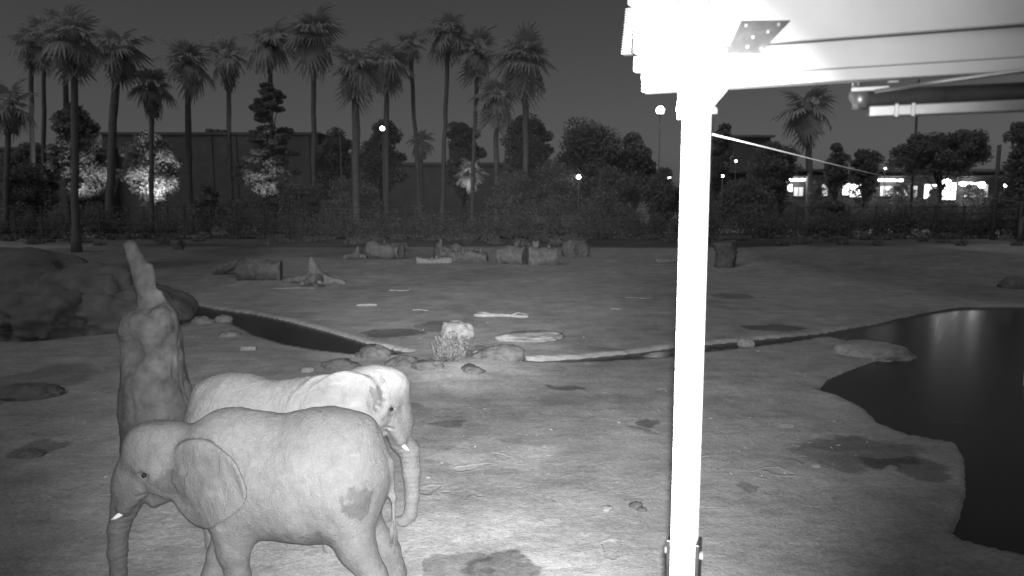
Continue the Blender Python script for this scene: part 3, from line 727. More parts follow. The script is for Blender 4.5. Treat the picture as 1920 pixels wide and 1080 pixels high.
fr = (.34, .20, .165, .20); hr = (.44, .25, .17, .20)
legs1 = {1: [((.80, .30, 1.45), (.76, .36, .80), (.72, .36, .40), (.73, .36, .10), fr), ((-.78, .28, 1.45), (-.92, .36, .85), (-1.18, .37, .42), (-1.18, .37, .10), hr)],
         -1: [((.95, .30, 1.45), (1.12, .36, .80), (1.26, .36, .40), (1.34, .36, .10), fr), ((-.80, .28, 1.45), (-.86, .36, .85), (-1.22, .37, .42), (-1.30, .37, .10), hr)]}
ear1 = dict(pts=[(1.60, 1.50), (1.54, 1.95), (1.42, 2.18), (1.14, 2.28), (.84, 2.24), (.56, 2.10), (.36, 1.82), (.42, 1.54), (.68, 1.36), (1.00, 1.16), (1.26, 1.16), (1.50, 1.34)], y=.275, flare=.50, head=False, roll=.3, rollz=2.14)
skin1 = skin_material('elephant_skin', .165, [((1.60, .40, 1.72), (.18, .3, .17), .62), ((1.40, .5, 1.66), (.12, .4, .22), .74), ((1.80, .35, 1.46), (.13, .2, .07), .55), ((-1.02, .6, 1.52), (.15, .5, .22), .62),
                                            ((-.45, .7, .98), (.22, .5, .17), .66), ((.05, .7, 1.05), (.18, .5, .1), .8)])
e1 = AT(560, 1100, 9.68); e1p = (e1.x, 9.68, gz(e1.x, 9.68) - .02)
elephant('elephant', e1p, math.pi, (.96, 1.0, 1.04), 'nearer elephant facing left with lowered head and short tusk', skin1,
         dict(yaw=0, pitch=0, shift=(0, 0, .03), legs=legs1, trunk=[(2.52, 0, .92), (2.555, 0, .60), (2.56, 0, .30), (2.60, 0, .10)], trunk_r=[.145, .125, .105, .08],
              ear=ear1, ear_far=ear1, near=1, tusk=.85))
legs2 = {1: [((.92, .30, 1.45), (.98, .36, .80), (.95, .36, .40), (.96, .36, .10), fr), ((-.78, .28, 1.45), (-.62, .36, .85), (-.66, .37, .42), (-.60, .37, .10), hr)],
         -1: [((.95, .30, 1.45), (1.10, .36, .80), (1.22, .36, .40), (1.26, .36, .10), fr), ((-.80, .28, 1.45), (-.66, .36, .85), (-.76, .37, .42), (-.72, .37, .10), hr)]}
ear2 = dict(pts=[(1.98, 1.95), (2.0, 2.3), (1.9, 2.55), (1.62, 2.66), (1.32, 2.66), (1.02, 2.52), (.80, 2.2), (.84, 1.85), (1.1, 1.6), (1.45, 1.48), (1.8, 1.6)], y=.13, flare=.46, head=False, roll=.35, rollz=2.50)
ear2f = dict(pts=[(p[0] - .35, p[1] - .62) for p in ear2['pts']], y=.30, flare=.10, head=True, roll=.3, rollz=1.95)
skin2 = skin_material('pale_elephant_skin', .225, [((2.0, -.2, 2.30), (.07, .4, .2), .62), ((2.12, -.1, 1.98), (.07, .3, .10), .66)])
e2 = AT(484, 1003, 11.45)
elephant('elephant', (e2.x + .20, 11.4, gz(e2.x, 11.4) - .02), R(-4), (.94, 1.0, 1.045), 'paler elephant facing right behind the other, big ear spread', skin2,
         dict(yaw=R(42), pitch=R(14), shift=(.14, 0, .42), legs=legs2, trunk=[(2.30, .62, 1.22), (2.33, .64, .85), (2.33, .64, .45), (2.30, .60, .18), (2.19, .52, .09), (2.08, .44, .14)], trunk_r=[.175, .15, .132, .11, .085, .06],
              rump=.05, ear=ear2, ear_far=ear2f, near=-1, tusk=.85))

# ------------------------------------------------------------------ canopy with post
def canopy():
    A = AT(1206, 170, 4.07); B = AT(1920, 130, 4.07 * .836); u = (B - A); u.z = 0; u.normalize(); v = Vector((-u.y, u.x, 0))   # v points away from the camera
    M = Matrix((u, v, Vector((0, 0, 1)))).transposed()
    root = empty('canopy', (0, 0, 0)); tag(root, 'white painted canopy edge on a square steel post, right foreground', 'canopy')
    def upos(px, py):            # distance along the beam seen at this pixel
        d = ray(px, py); k = ((A.x - 0) * v.x + A.y * v.y) / (d.x * v.x + d.y * v.y); p = d * k; return (p.x - A.x) * u.x + (p.y - A.y) * u.y
    def beam(name, px0, z0, z1, dep, back=0, m=M_PAINT, L1=5.0, bevel=.006):
        a = upos(px0, 100); c = A + u * ((a + L1) / 2) + v * (back + dep / 2); c.z = (z0 + z1) / 2
        return MB().box(c, (L1 - a, dep, z1 - z0), M, bevel).build(name, m, root, False)
    beam('bottom_flange', 1206, 5.955, 6.012, .10, -.02)
    beam('beam', 1203, 6.018, 6.148, .14, .0)
    beam('fascia_panel', 1190, 6.156, 6.392, .10, -.03)
    beam('gutter_panel', 1180, 6.400, 6.62, .14, -.05)
    beam('upper_fascia', 1172, 6.63, 6.9, .2, -.06)
    beam('beam_end_cap', 1183, 6.075, 6.155, .06, .06, M_PAINT, upos(1203, 100) + .03)
    # ribbed end of the roof sheet
    mb = MB(); a = upos(1182, 60)
    for k in range(19):
        c = A + u * (a - .004 * 0 + .0 + (-.022 + .0011 * (18 - k) * -1 + .02)) + v * .03; c.z = 6.165 + k * .0125
        mb.box(c, (.05, .06, .0065), M)
    mb.build('corrugated_edge', M_GALV, root)
    roof = MB(); c = A + u * 2.4 + v * 1.6; c.z = 6.93; roof.box(c, (5.6, 3.6, .05), M); roof.build('roof_sheet', M_GALV, root)
    # post
    pu = upos(1303, 300); pc = A + u * pu + v * .02
    w_ = .132
    mb = MB(); c = pc.copy(); c.z = 3.05; mb.box(c, (w_, w_, 6.1), M, .012); mb.build('post', M_PAINT, root)
    c = pc - v * (.13) ; c.z = 6.25; MB().box(c, (w_, .14, .75), M, .01).build('post_head', M_PAINT, root)
    zt = AT(1300, 206, pc.y).z
    mb = MB(); c = pc.copy(); c.z = zt; mb.box(c, (w_ + .05, w_ + .05, .03), M, .004); mb.build('clamp_collar', M_PAINT, root)
    zs = AT(1290, 1010, pc.y).z; mb = MB(); c = pc.copy(); c.z = zs - .45
    for sx in (-1, 1): mb.box(c + u * sx * (w_ / 2 + .012) + Vector((0, 0, 0)), (.022, w_ * .9, .9), M, .004)
    mb.build('side_plate', M_STEEL, root)
    c = pc.copy(); c.z = .02; MB().box(c, (.42, .42, .04), M, .006).build('base_plate', M_STEEL, root)
    # bolts on the side plates
    mb = MB()
    for sx in (-1, 1):
        for k in range(3):
            c = pc + u * sx * (w_ / 2 + .03) ; c.z = zs - .08 - .22 * k; mb.box(c, (.016, .03, .03), M)
    mb.build('bolt', M_GALV, root)
    # gusset plates, set in front of the beam
    def plate(name, pix, back, th, m):
        vs = []
        for (px, py) in pix:
            d = ray(px, py); o = A + v * back; k = (o.x * v.x + o.y * v.y) / (d.x * v.x + d.y * v.y); vs.append(Vector((0, 0, H)) + d * k)
        n = len(vs); V_ = vs + [p + v * th for p in vs]
        return obj(name, V_, [tuple(range(n))] + [tuple(n + i for i in reversed(range(n)))] + [(i, i + n, (i + 1) % n + n, (i + 1) % n) for i in range(n)], m, root, False)
    plate('gusset_plate', [(1335, 203), (1401, 126), (1401, 124), (1335, 124)], -.075, .012, M_STEEL)
    plate('gusset_plate', [(1360, 101), (1424, 101), (1482, 38), (1390, 38)], -.075, .012, M_STEEL)
    plate('stiffener', [(1335, 124), (1402, 124), (1424, 101), (1335, 101)], -.09, .024, M_PAINT)
    plate('knee_plate', [(1312, 108), (1318, 112), (1284, 222), (1270, 224), (1270, 190), (1296, 136)], -.13, .012, M_GALV)
    # bolts on the gusset
    mb = MB()
    for (px, py) in ((1399, 48), (1440, 60), (1402, 88), (1428, 92), (1412, 70), (1460, 46)):
        d = ray(px, py); o = A - v * .08; k = (o.x * v.x + o.y * v.y) / (d.x * v.x + d.y * v.y); p = Vector((0, 0, H)) + d * k; mb.box(p, (.012, .014, .012), M)
    mb.build('bolt', M_GALV, root)
    return A, u, v, M, pc
A_, u_, v_, MC, POSTC = canopy()

def tube_heater():
    root = empty('tube_heater', (0, 0, 0)); tag(root, 'dark tube heater with metal rail slung under the canopy', 'heater')
    def pt(px, py, back):
        d = ray(px, py); o = A_ + v_ * back; k = (o.x * v_.x + o.y * v_.y) / (d.x * v_.x + d.y * v_.y); return Vector((0, 0, H)) + d * k
    b = .10; p0 = pt(1606, 187, b); L = 2.4
    MB().tube([p0 - u_ * .0, p0 + u_ * L], .045, 18).build('tube', M_DARKTUBE, root, True)
    MB().tube([p0 - u_ * .02, p0 + u_ * .05], .050, 18).build('end_cap', M_GALV, root, True)
    # elbow and hanger
    e = pt(1603, 178, b); t = pt(1604, 142, b)
    MB().tube([p0 + Vector((0, 0, .0)), p0 - u_ * .02 + Vector((0, 0, .03)), e + Vector((0, 0, .02)), t], [.03, .03, .022, .02], 10).build('elbow_pipe', M_GALV, root, True)
    c = pt(1604, 150, b); MB().box(c, (.035, .035, .07), MC, .004).build('hanger', M_GALV, root)
    c = pt(1675, 147, b); MB().box(c, (.05, .04, .045), MC, .006).build('hanger', M_PAINT, root)
    a0 = pt(1640, 172, b - .07); a1 = pt(1920, 132, b - .16)
    MB().tube([a0, a0.lerp(a1, .5) + Vector((0, 0, .003)), a1, a1 + (a1 - a0) * .4], .011, 8).build('conduit', M_GALV, root, True)
    a0 = pt(1610, 168, b - .02); MB().box(a0 + u_ * .05, (.17, .03, .022), MC, .003).build('strap', M_GALV, root)
    # lower channel rail
    q0 = pt(1628, 210, b - .05); c = q0 + u_ * (L / 2)
    MB().box(c, (L, .06, .052), MC, .006).build('rail', M_GALV, root)
    for s in (.12, .19, .72):
        MB().box(q0 + u_ * s, (.018, .07, .062), MC, .002).build('clip', M_GALV, root)
tube_heater()

def wire():
    a = AT(1336, 252, POSTC.y - .05); b = AT(2030, 386, 17.0)
    pts = []
    for i in range(30):
        t = i / 29; p = a.lerp(b, t); p.z += -.12 * 4 * t * (1 - t); p.x += .01 * math.sin(i * 1.3); pts.append(p)
    # take up the sag so that the line passes where it hangs
    o = MB().tube(pts, .0032, 6).build('cable', M_RUBBER, None, True)
    tag(o, 'slack cable running from the white post to the right', 'cable')
    p = MB(); p.tube([(b.x, b.y, -.2), (b.x, b.y, b.z + .5)], [.12, .09], 10); tag(p.build('cable_pole', M_BARK, None, True), 'wooden pole carrying the far end of the cable', 'pole')
wire()

mb = MB(); p = G(1921, 728, -.17); mb.box((p.x, p.y, -.05), (.07, .07, .75), None, .01); tag(mb.build('marker_post', M_IVORY), 'short white marker post in the pool at the right edge', 'post')

# ------------------------------------------------------------------ palms
def frond_mesh(seed, droop):
    rnd = random.Random(seed); V = []; Fc = []
    Lp = 1.0; n = 13
    def bendz(r): return -droop * r * r * .28
    pw = .035
    for i in range(4):
        r = Lp * i / 3
        V += [(r, -pw, bendz(r)), (r, pw, bendz(r))]
        if i: k = len(V); Fc.append((k - 4, k - 3, k - 1, k - 2))
    c = len(V); V.append((Lp * .95, 0, bendz(Lp)))
    for j in range(n):
        th = (j / (n - 1) - .5) * 3.6; L = 1.25 * (1 - .22 * abs(th) / 1.8) * rnd.uniform(.88, 1.08)
        d = Vector((math.cos(th), math.sin(th), 0)); s = Vector((-d.y, d.x, 0))
        o = Vector((Lp * .95, 0, 0)); k = len(V)
        fold = .06 * (1 if j % 2 else -1)
        m1 = o + d * L * .55; tip = o + d * L
        for q, wd in ((m1 - s * .10, fold), (m1 + s * .10, -fold), (tip - s * .012, 0), (tip + s * .012, 0)):
            r = q.length; z = bendz(r) + wd - (.30 * rnd.uniform(.6, 1.5) if q is not m1 and (q - o).length > L * .8 else 0) - .1 * droop * abs(q.y)
            V.append((q.x, q.y, z))
        Fc += [(c, k, k + 1), (k, k + 2, k + 3, k + 1)]
    me = bpy.data.meshes.new('frond'); me.from_pydata(V, [], Fc); me.update(); me.materials.append(M_FROND)
    return me
FRONDS = [frond_mesh(100 + k, .5 + .28 * k) for k in range(5)]
def skirt_mb(L, r, seed):
    mb = MB(); rnd = random.Random(seed)
    for k in range(int(60 + 40 * L)):
        a = rnd.uniform(0, 6.28); t = rnd.random(); z = -L * t * .8; rr = r * (1 - .35 * t) * rnd.uniform(.6, 1)
        p = Vector((rr * .5 * math.cos(a), rr * .5 * math.sin(a), z)); q = p + Vector((rr * .6 * math.cos(a), rr * .6 * math.sin(a), -rnd.uniform(.5, 1.0) * min(L, 1.4)))
        s = Vector((-math.sin(a), math.cos(a), 0)) * rnd.uniform(.12, .26)
        mid = (p + q) / 2 + Vector((math.cos(a), math.sin(a), 0)) * .12 * r
        mb.add([p - s * .4, p + s * .4, mid - s, mid + s, q - s * .3, q + s * .3], [(0, 1, 3, 2), (2, 3, 5, 4)])
    return mb
TRUNK_CACHE = {}
def palm(px, py, Y, crown_px, tr_px, base_py, label, base_px=None, nf=38, skirt=1.2, seed=0, name='palm_tree', group='tall fan palms beyond the yard'):
    Y = Y * 1.205 if Y > 80 else Y
    top = AT(px, py, Y); base = AT(base_px if base_px is not None else px, 420, Y); base.z = gz(base.x, base.y)
    root = empty(name, base); tag(root, label, 'palm tree', group)
    rnd = random.Random(seed); r = tr_px / F * Y / 2; rel = top - base; Hh = rel.z
    pts = []; rad = []; nseg = 14
    for i in range(nseg):
        t = i / (nseg - 1); b = math.sin(t * math.pi) * .012 * Hh * rnd.uniform(-.3, .3)
        pts.append(Vector((rel.x * t ** 1.3 + b, 0, -.2 + (Hh + .2) * t))); rad.append(r * (1.35 - .45 * min(1, t * 6) if t < .17 else .90 - .12 * t) * rnd.uniform(.95, 1.05))
    MB().tube(pts, rad, 10).build('trunk', M_TRUNK, root, True)
    sc = crown_px / F * Y / 2.15
    tp = Vector((rel.x, 0, Hh))
    hub = MB(); hub.tube([(0, 0, -.5 * sc), (0, 0, .1 * sc), (0, 0, .5 * sc)], [r * 1.0, r * 1.3 + .08, .06], 9, rough=.2, seed=seed)
    for k in range(10):
        a = rnd.uniform(0, 6.28); d = Vector((math.cos(a) * .22, math.sin(a) * .22, rnd.uniform(.7, 1.1))) * sc; hub.tube([(0, 0, .1), d], [.05, .02], 4)
    cr = hub.build('crown', M_FROND, root, True, tp)
    nf = int(nf * rnd.uniform(.55, .95)); span = rnd.uniform(118, 158); pw = rnd.uniform(.7, 1.1)
    for k in range(nf):
        t = (k + .5) / nf; el = R(82) - R(span) * t ** pw + rnd.uniform(-.18, .18); az = k * 2.39996 + rnd.uniform(-.25, .25)
        f = bpy.data.objects.new('frond', FRONDS[min(4, int(t * 4.2 + rnd.random()))]); COL.objects.link(f); f.parent = cr
        f.scale = [sc * rnd.uniform(.62, 1.06)] * 3; f.rotation_euler = (rnd.uniform(-.4, .4), -el, az); f.location = (0, 0, -.25 * sc * t)
    if skirt: skirt_mb(skirt * sc * 1.25, .42 * sc + r, seed).build('skirt', M_SKIRT, root, False, tp + Vector((0, 0, -.25 * sc)))
    return root
palm(58, 78, 92, 46, 10, 0, 'tall slim palm at far left of the row, right of a low cut-off crown', 64, 34, .8, 1)
palm(84, 62, 96, 40, 9, 0, 'slim palm whose trunk rises close beside the far left tall palm', 83, 30, .7, 2)
palm(140, 70, 74, 62, 15, 0, 'nearest palm with bare trunk standing among the left boulders', 140, 44, 1.1, 3)
palm(122, 50, 98, 46, 11, 0, 'palm with dark trunk just left of the nearest boulder palm', 128, 34, .8, 4)
palm(222, 88, 84, 56, 17, 0, 'big dense palm with thick leaning trunk before the floodlit trees', 204, 46, 1.5, 5)
palm(285, 160, 86, 44, 10, 0, 'short palm with hanging dead skirt before the brightest floodlit tree', 284, 30, 2.0, 6)
palm(350, 112, 90, 50, 13, 0, 'medium palm with open crown above the dark building', 358, 36, .8, 7)
palm(428, 102, 92, 48, 10, 0, 'palm with long dead skirt left of the spreading pine', 434, 34, 2.1, 8)
palm(505, 72, 92, 54, 10, 0, 'tall palm standing in front of the spreading pine', 514, 36, 1.2, 9)
palm(588, 58, 90, 58, 11, 0, 'tall palm with large crown right of the spreading pine', 589, 40, 1.6, 10)
palm(666, 118, 84, 58, 17, 0, 'thick-trunked palm with wide drooping crown left of the lamp pole', 669, 46, 1.7, 11)
palm(726, 112, 94, 50, 12, 0, 'palm standing right behind the globe lamp pole', 725, 36, 1.5, 12)
palm(768, 82, 96, 40, 9, 0, 'slender palm leaning left above the short skirted palm', 788, 30, .5, 13)
palm(842, 56, 94, 46, 10, 0, 'tallest slender palm in the middle with small crown', 829, 34, .6, 14)
palm(896, 92, 94, 50, 9, 0, 'slender palm leaning right above the small floodlit palm', 884, 34, .5, 15)
palm(985, 105, 86, 62, 14, 0, 'wide-crowned palm at the right end of the row', 986, 46, 1.6, 16)
palm(930, 178, 92, 50, 11, 0, 'lower palm left of the wide-crowned palm at the row end', 931, 36, 1.4, 17)
palm(1515, 200, 105, 56, 14, 0, 'dark palm seen under the canopy right of the post', 1517, 44, 2.0, 18)
palm(790, 262, 100, 30, 9, 0, 'short palm with hanging skirt beneath the leaning slender palm', 790, 30, 1.6, 19)
palm(18, 195, 84, 48, 12, 0, 'low palm crown cut off by the left edge', 10, 36, 1.6, 20)
palm(884, 322, 98, 30, 8, 0, 'small floodlit palm glowing under the leaning slender palm', 884, 26, .6, 22, group='floodlit planting by the buildings')

# ------------------------------------------------------------------ broadleaf trees, pine, shrubs
def crown_leaves(clumps, nper, leaf, seed, flat=.6):
    rng = np.random.default_rng(seed); V = []; 
    for (c, r) in clumps:
        d = rng.normal(size=(nper, 3)); d /= np.linalg.norm(d, axis=1)[:, None]; rad = rng.random(nper) ** .45
        p = np.array(c) + d * rad[:, None] * np.array(r)
        a = rng.normal(size=(nper, 3)); a /= np.linalg.norm(a, axis=1)[:, None]; b = np.cross(a, rng.normal(size=(nper, 3))); b /= np.linalg.norm(b, axis=1)[:, None] + 1e-9
        s = leaf * rng.uniform(.5, 1.3, nper)[:, None]
        V.append(np.stack([p - a * s, p - b * s * flat, p + a * s, p + b * s * flat], 1).reshape(-1, 3))
    V = np.concatenate(V); n = len(V) // 4
    return V, np.arange(n * 4).reshape(n, 4)
def tree(name, px, Y, top_py, wid_px, label, m, seed, clumps=16, nper=150, base_z=.35, leaf=None, cat='tree', group='trees beyond the yard', bot_py=None, trunk_r=.25, shape='round', bottom=0.0):
    base = AT(px, 400, Y); base.z = gz(base.x, base.y); top = AT(px, top_py, Y).z - base.z; wd = wid_px / F * Y / 2
    root = empty(name, base); tag(root, label, cat, group); rnd = random.Random(seed)
    cl = []
    lo = top * base_z; hz = (top - lo) / 2; ell = min(wd, hz)
    if shape == 'cone':
        for k in range(clumps * 2):
            t = rnd.random() ** .8; rr = wd * (1.0 - t) ** .55 + .05 * wd; a = rnd.uniform(0, 6.28); q = rr * rnd.uniform(.15, .95); sz = wd * rnd.uniform(.18, .34) * (1.05 - .65 * t)
            cl.append(((q * math.cos(a), q * math.sin(a), lo + (top - lo) * t * .97 + .12 * q), (sz * 1.3, sz * 1.3, sz * .55)))
    else:
        cl.append(((0, 0, lo + hz), (wd * .72, wd * .72, hz * .72)))
        for k in range(int(clumps * 1.6)):
            d = Vector((rnd.gauss(0, 1), rnd.gauss(0, 1), rnd.gauss(0, 1))).normalized() * rnd.uniform(.45, .86); sz = ell * rnd.uniform(.22, .42)
            if d.z < -.35 and rnd.random() < .5: d.z = -d.z
            cl.append(((d.x * wd * (1 - .18 * d.z), d.y * wd, lo + hz + d.z * hz), (sz * 1.2, sz * 1.2, sz * .85)))
    tr = MB(); tr.tube([(0, 0, -.2), (.1, 0, lo * .6), (0, .1, lo + (top - lo) * .5)], [trunk_r * 1.3, trunk_r, trunk_r * .45], 8, rough=.1, seed=seed)
    for (c, r) in cl[1:10]: tr.tube([(0, .05, lo * .7 + .2 * rnd.random() * lo), Vector(c) * .6 + Vector((0, 0, c[2] * .3)), c], [trunk_r * .5, trunk_r * .3, trunk_r * .12], 5)
    tr.build('trunk', M_BARK, root, True)
    V, Q = crown_leaves(cl, int(nper * 2.6), leaf or .0020 * Y, seed)
    if shape != 'cone': V2, Q2 = crown_leaves(cl[:1], int(nper * clumps * .9), leaf or .0021 * Y, seed + 1); Q = np.concatenate([Q, Q2 + len(V)]); V = np.concatenate([V, V2])
    me = bpy.data.meshes.new('crown'); me.from_pydata(V.tolist(), [], Q.tolist()); me.update(); obj_me('crown', me, m, root, False)
    return root
tree('pine_tree', 512, 108, 150, 135, 'spreading pine with floodlit lower boughs', M_LEAF, 1, 40, 150, .13, shape='cone')
tree('broad_tree', 150, 112, 165, 90, 'dark-topped tree at left whose lower half is floodlit', M_LEAF, 2, 26, 150, .15, shape='round')
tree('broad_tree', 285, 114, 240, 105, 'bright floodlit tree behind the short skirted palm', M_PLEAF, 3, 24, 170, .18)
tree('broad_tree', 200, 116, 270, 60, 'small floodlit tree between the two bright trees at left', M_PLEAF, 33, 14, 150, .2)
tree('broad_tree', 718, 125, 218, 90, 'dark round tree behind the globe lamp', M_DLEAF, 4, 20, 170, .2)
tree('broad_tree', 628, 128, 235, 80, 'dark tree between the pine and the globe lamp', M_DLEAF, 5, 18, 150, .2)
tree('broad_tree', 870, 128, 215, 80, 'dark round tree behind the two slender leaning palms', M_DLEAF, 6, 18, 170, .2)
tree('broad_tree', 985, 125, 205, 110, 'big dark round tree behind the wide-crowned palm', M_DLEAF, 7, 26, 170, .2)
tree('broad_tree', 1105, 130, 214, 130, 'broad dark tree between the palm row and the canopy post', M_DLEAF, 8, 28, 170, .2)
tree('broad_tree', 1190, 128, 245, 90, 'lower dark tree left of the star-bright lamp pole', M_DLEAF, 9, 18, 170, .2)
tree('broad_tree', 1345, 130, 218, 60, 'dark tree peeping out behind the right side of the post', M_DLEAF, 10, 16, 150, .2)
tree('broad_tree', 1445, 120, 262, 100, 'dark bushy tree left of the palm under the canopy', M_DLEAF, 11, 20, 150, .3)
tree('broad_tree', 1565, 122, 258, 55, 'narrow dark tree right of the palm under the canopy', M_DLEAF, 12, 12, 150, .3)
tree('broad_tree', 1620, 118, 262, 60, 'small spiky-topped tree left of the wide airy tree', M_DLEAF, 13, 14, 150, .35)
tree('broad_tree', 1760, 108, 240, 210, 'wide airy tree over the lit shop windows', M_LEAF, 14, 40, 110, .5)
tree('broad_tree', 1915, 90, 205, 80, 'dark tree at the right edge under the rail', M_DLEAF, 15, 18, 150, .2)
tree('broad_tree', 60, 130, 262, 90, 'dark low tree at left before the long dark building', M_DLEAF, 16, 14, 130, .2)
bushes = [(390, 345, 60, 'leaf', 'low bush left of the pine foot'), (560, 330, 80, 'leaf', 'grey bush at the right foot of the pine'), (660, 322, 100, 'leaf', 'grey bush under the thick-trunked palm'),
          (960, 312, 90, 'leaf', 'grey bush under the wide-crowned palm'), (1050, 290, 120, 'leaf', 'tall grey bush left of the small round lamp'), (1150, 300, 130, 'leaf', 'tall grey bush right of the small round lamp'),
          (1240, 310, 90, 'leaf', 'grey bush directly left of the post'), (50, 310, 110, 'leaf', 'grey bush at the left edge before the dark building'), (1400, 330, 110, 'dleaf', 'dark bush right of the post below the balconies'),
          (1560, 372, 110, 'dleaf', 'low dark bush below the lit shop windows'), (1760, 378, 110, 'dleaf', 'low dark bush below the brightest shop window'), (1880, 365, 90, 'dleaf', 'dark bush at the right edge below the cable')]
for k, (px, ty, wd, mm, lab) in enumerate(bushes):
    tree('bush', px, 103 + (k % 3) * 2, ty, wd, lab, M_LEAF if mm == 'leaf' else M_DLEAF, 200 + k, 14, 130, .05, cat='bush', group='bushes behind the fence', trunk_r=.1)

for k, (px, ty, wd, lab) in enumerate(((1462, 338, 40, 'thin bush breaking up the leftmost shop window'), (1535, 335, 50, 'thin bush before the dim middle shop window'), (1612, 333, 44, 'thin bush before the bright middle shop windows'),
                                       (1690, 336, 56, 'thin bush left of the brightest shop window'), (1748, 340, 30, 'thin bush directly before the brightest shop window'), (1822, 338, 50, 'thin bush before the right end of the shop row'))):
    tree('thin_bush', px, 122, ty, wd, lab, M_DLEAF, 300 + k, 9, 22, .25, cat='bush', group='thin bushes before the shop', trunk_r=.07)

# undergrowth along the fence: one tangled mass
rng = np.random.default_rng(4); cl = []
for k in range(480):
    x = rng.uniform(-90, 90); y = rng.uniform(97.6, 100.4); hh = rng.uniform(2.4, 6.2) * (.8 + .3 * math.sin(x * .21) * math.sin(x * .077 + 1)); cl.append(((x, y, hh * .48), (rng.uniform(.8, 2.0), .8, hh * .55)))
for k in range(150):
    x = rng.uniform(-80, 80); y = 97.5 - 14 * rng.random() ** 2.2; hh = rng.uniform(.25, 1.0); cl.append(((x, y, hh * .4), (rng.uniform(.5, 1.6), .6, hh * .5)))
V, Q = crown_leaves(cl, 210, .16, 9); me = bpy.data.meshes.new('undergrowth'); me.from_pydata(V.tolist(), [], Q.tolist()); me.update()
tag(obj_me('undergrowth', me, M_LEAF, None, False), 'tangled scrub growing along the far fence', 'scrub', kind='stuff')

# ------------------------------------------------------------------ far fence
def fence():
    Yf = 97.0; root = empty('perimeter_fence', (0, Yf, 0)); tag(root, 'tall dark post and rail fence closing the far side of the yard', 'fence')
    pm = MB().box((0, 0, 2.1), (.16, .16, 4.6)); first = None
    for x in np.arange(-75, 76, 3.6):
        if first is None: first = pm.build('post', M_FENCE, root); o = first
        else: o = first.copy(); COL.objects.link(o)
        o.location = (x + .3 * math.sin(x * 5), 0, 0)
    for z in (.7, 1.5, 2.4, 3.3, 4.2): MB().tube([(-76, -.1, z), (-38, -.1, z - .08), (0, -.1, z), (38, -.1, z - .06), (76, -.1, z)], .045, 6).build('rail', M_FENCE, root, True)
fence()

# ------------------------------------------------------------------ buildings and lamps
def building(name, px0, px1, py_top, Y, depth, m, label, extra=None):
    a = AT(px0, 400, Y); b = AT(px1, 400, Y); z = AT((px0 + px1) / 2, py_top, Y).z; root = empty(name, ((a.x + b.x) / 2, Y, 0)); tag(root, label, 'building')
    L = b.x - a.x; MB().box((0, depth / 2, z / 2), (L, depth, z)).build('wall', m, root)
    pr = MB().box((0, depth / 2, z + .25), (L + .5, depth + .5, .5)).build('roof', M_WALL2 if m is M_WALL2 else M_WALL, root)
    return root, L, z
r, L, z = building('long_building', -160, 214, 281, 140, 20, M_WALL, 'long low dark building at the far left edge')
r, L, z = building('dark_hall', 200, 600, 253, 142, 26, M_WALL, 'tall flat-roofed dark building behind the palms')
for k in range(3): MB().box((-L * .04 + k * 1.3, 4, z + 1.0), (1.0, 1.2, .9 - .2 * k)).build('roof_vent', M_WALL, r)
for k in range(9): MB().box((-L / 2 + 2 + k * (L - 4) / 8, -.10, z / 2 - .1), (.9, .2, z - .3)).build('pilaster', M_WALL, r)
for k in range(4): MB().box((-L / 2 + 6 + k * (L - 12) / 3.2, -.04, z * .72), (1.6, .1, 1.0)).build('wall_vent', M_FENCE, r)
r, L, z = building('low_building', 600, 985, 310, 138, 14, M_WALL, 'low dark building behind the small floodlit palm')

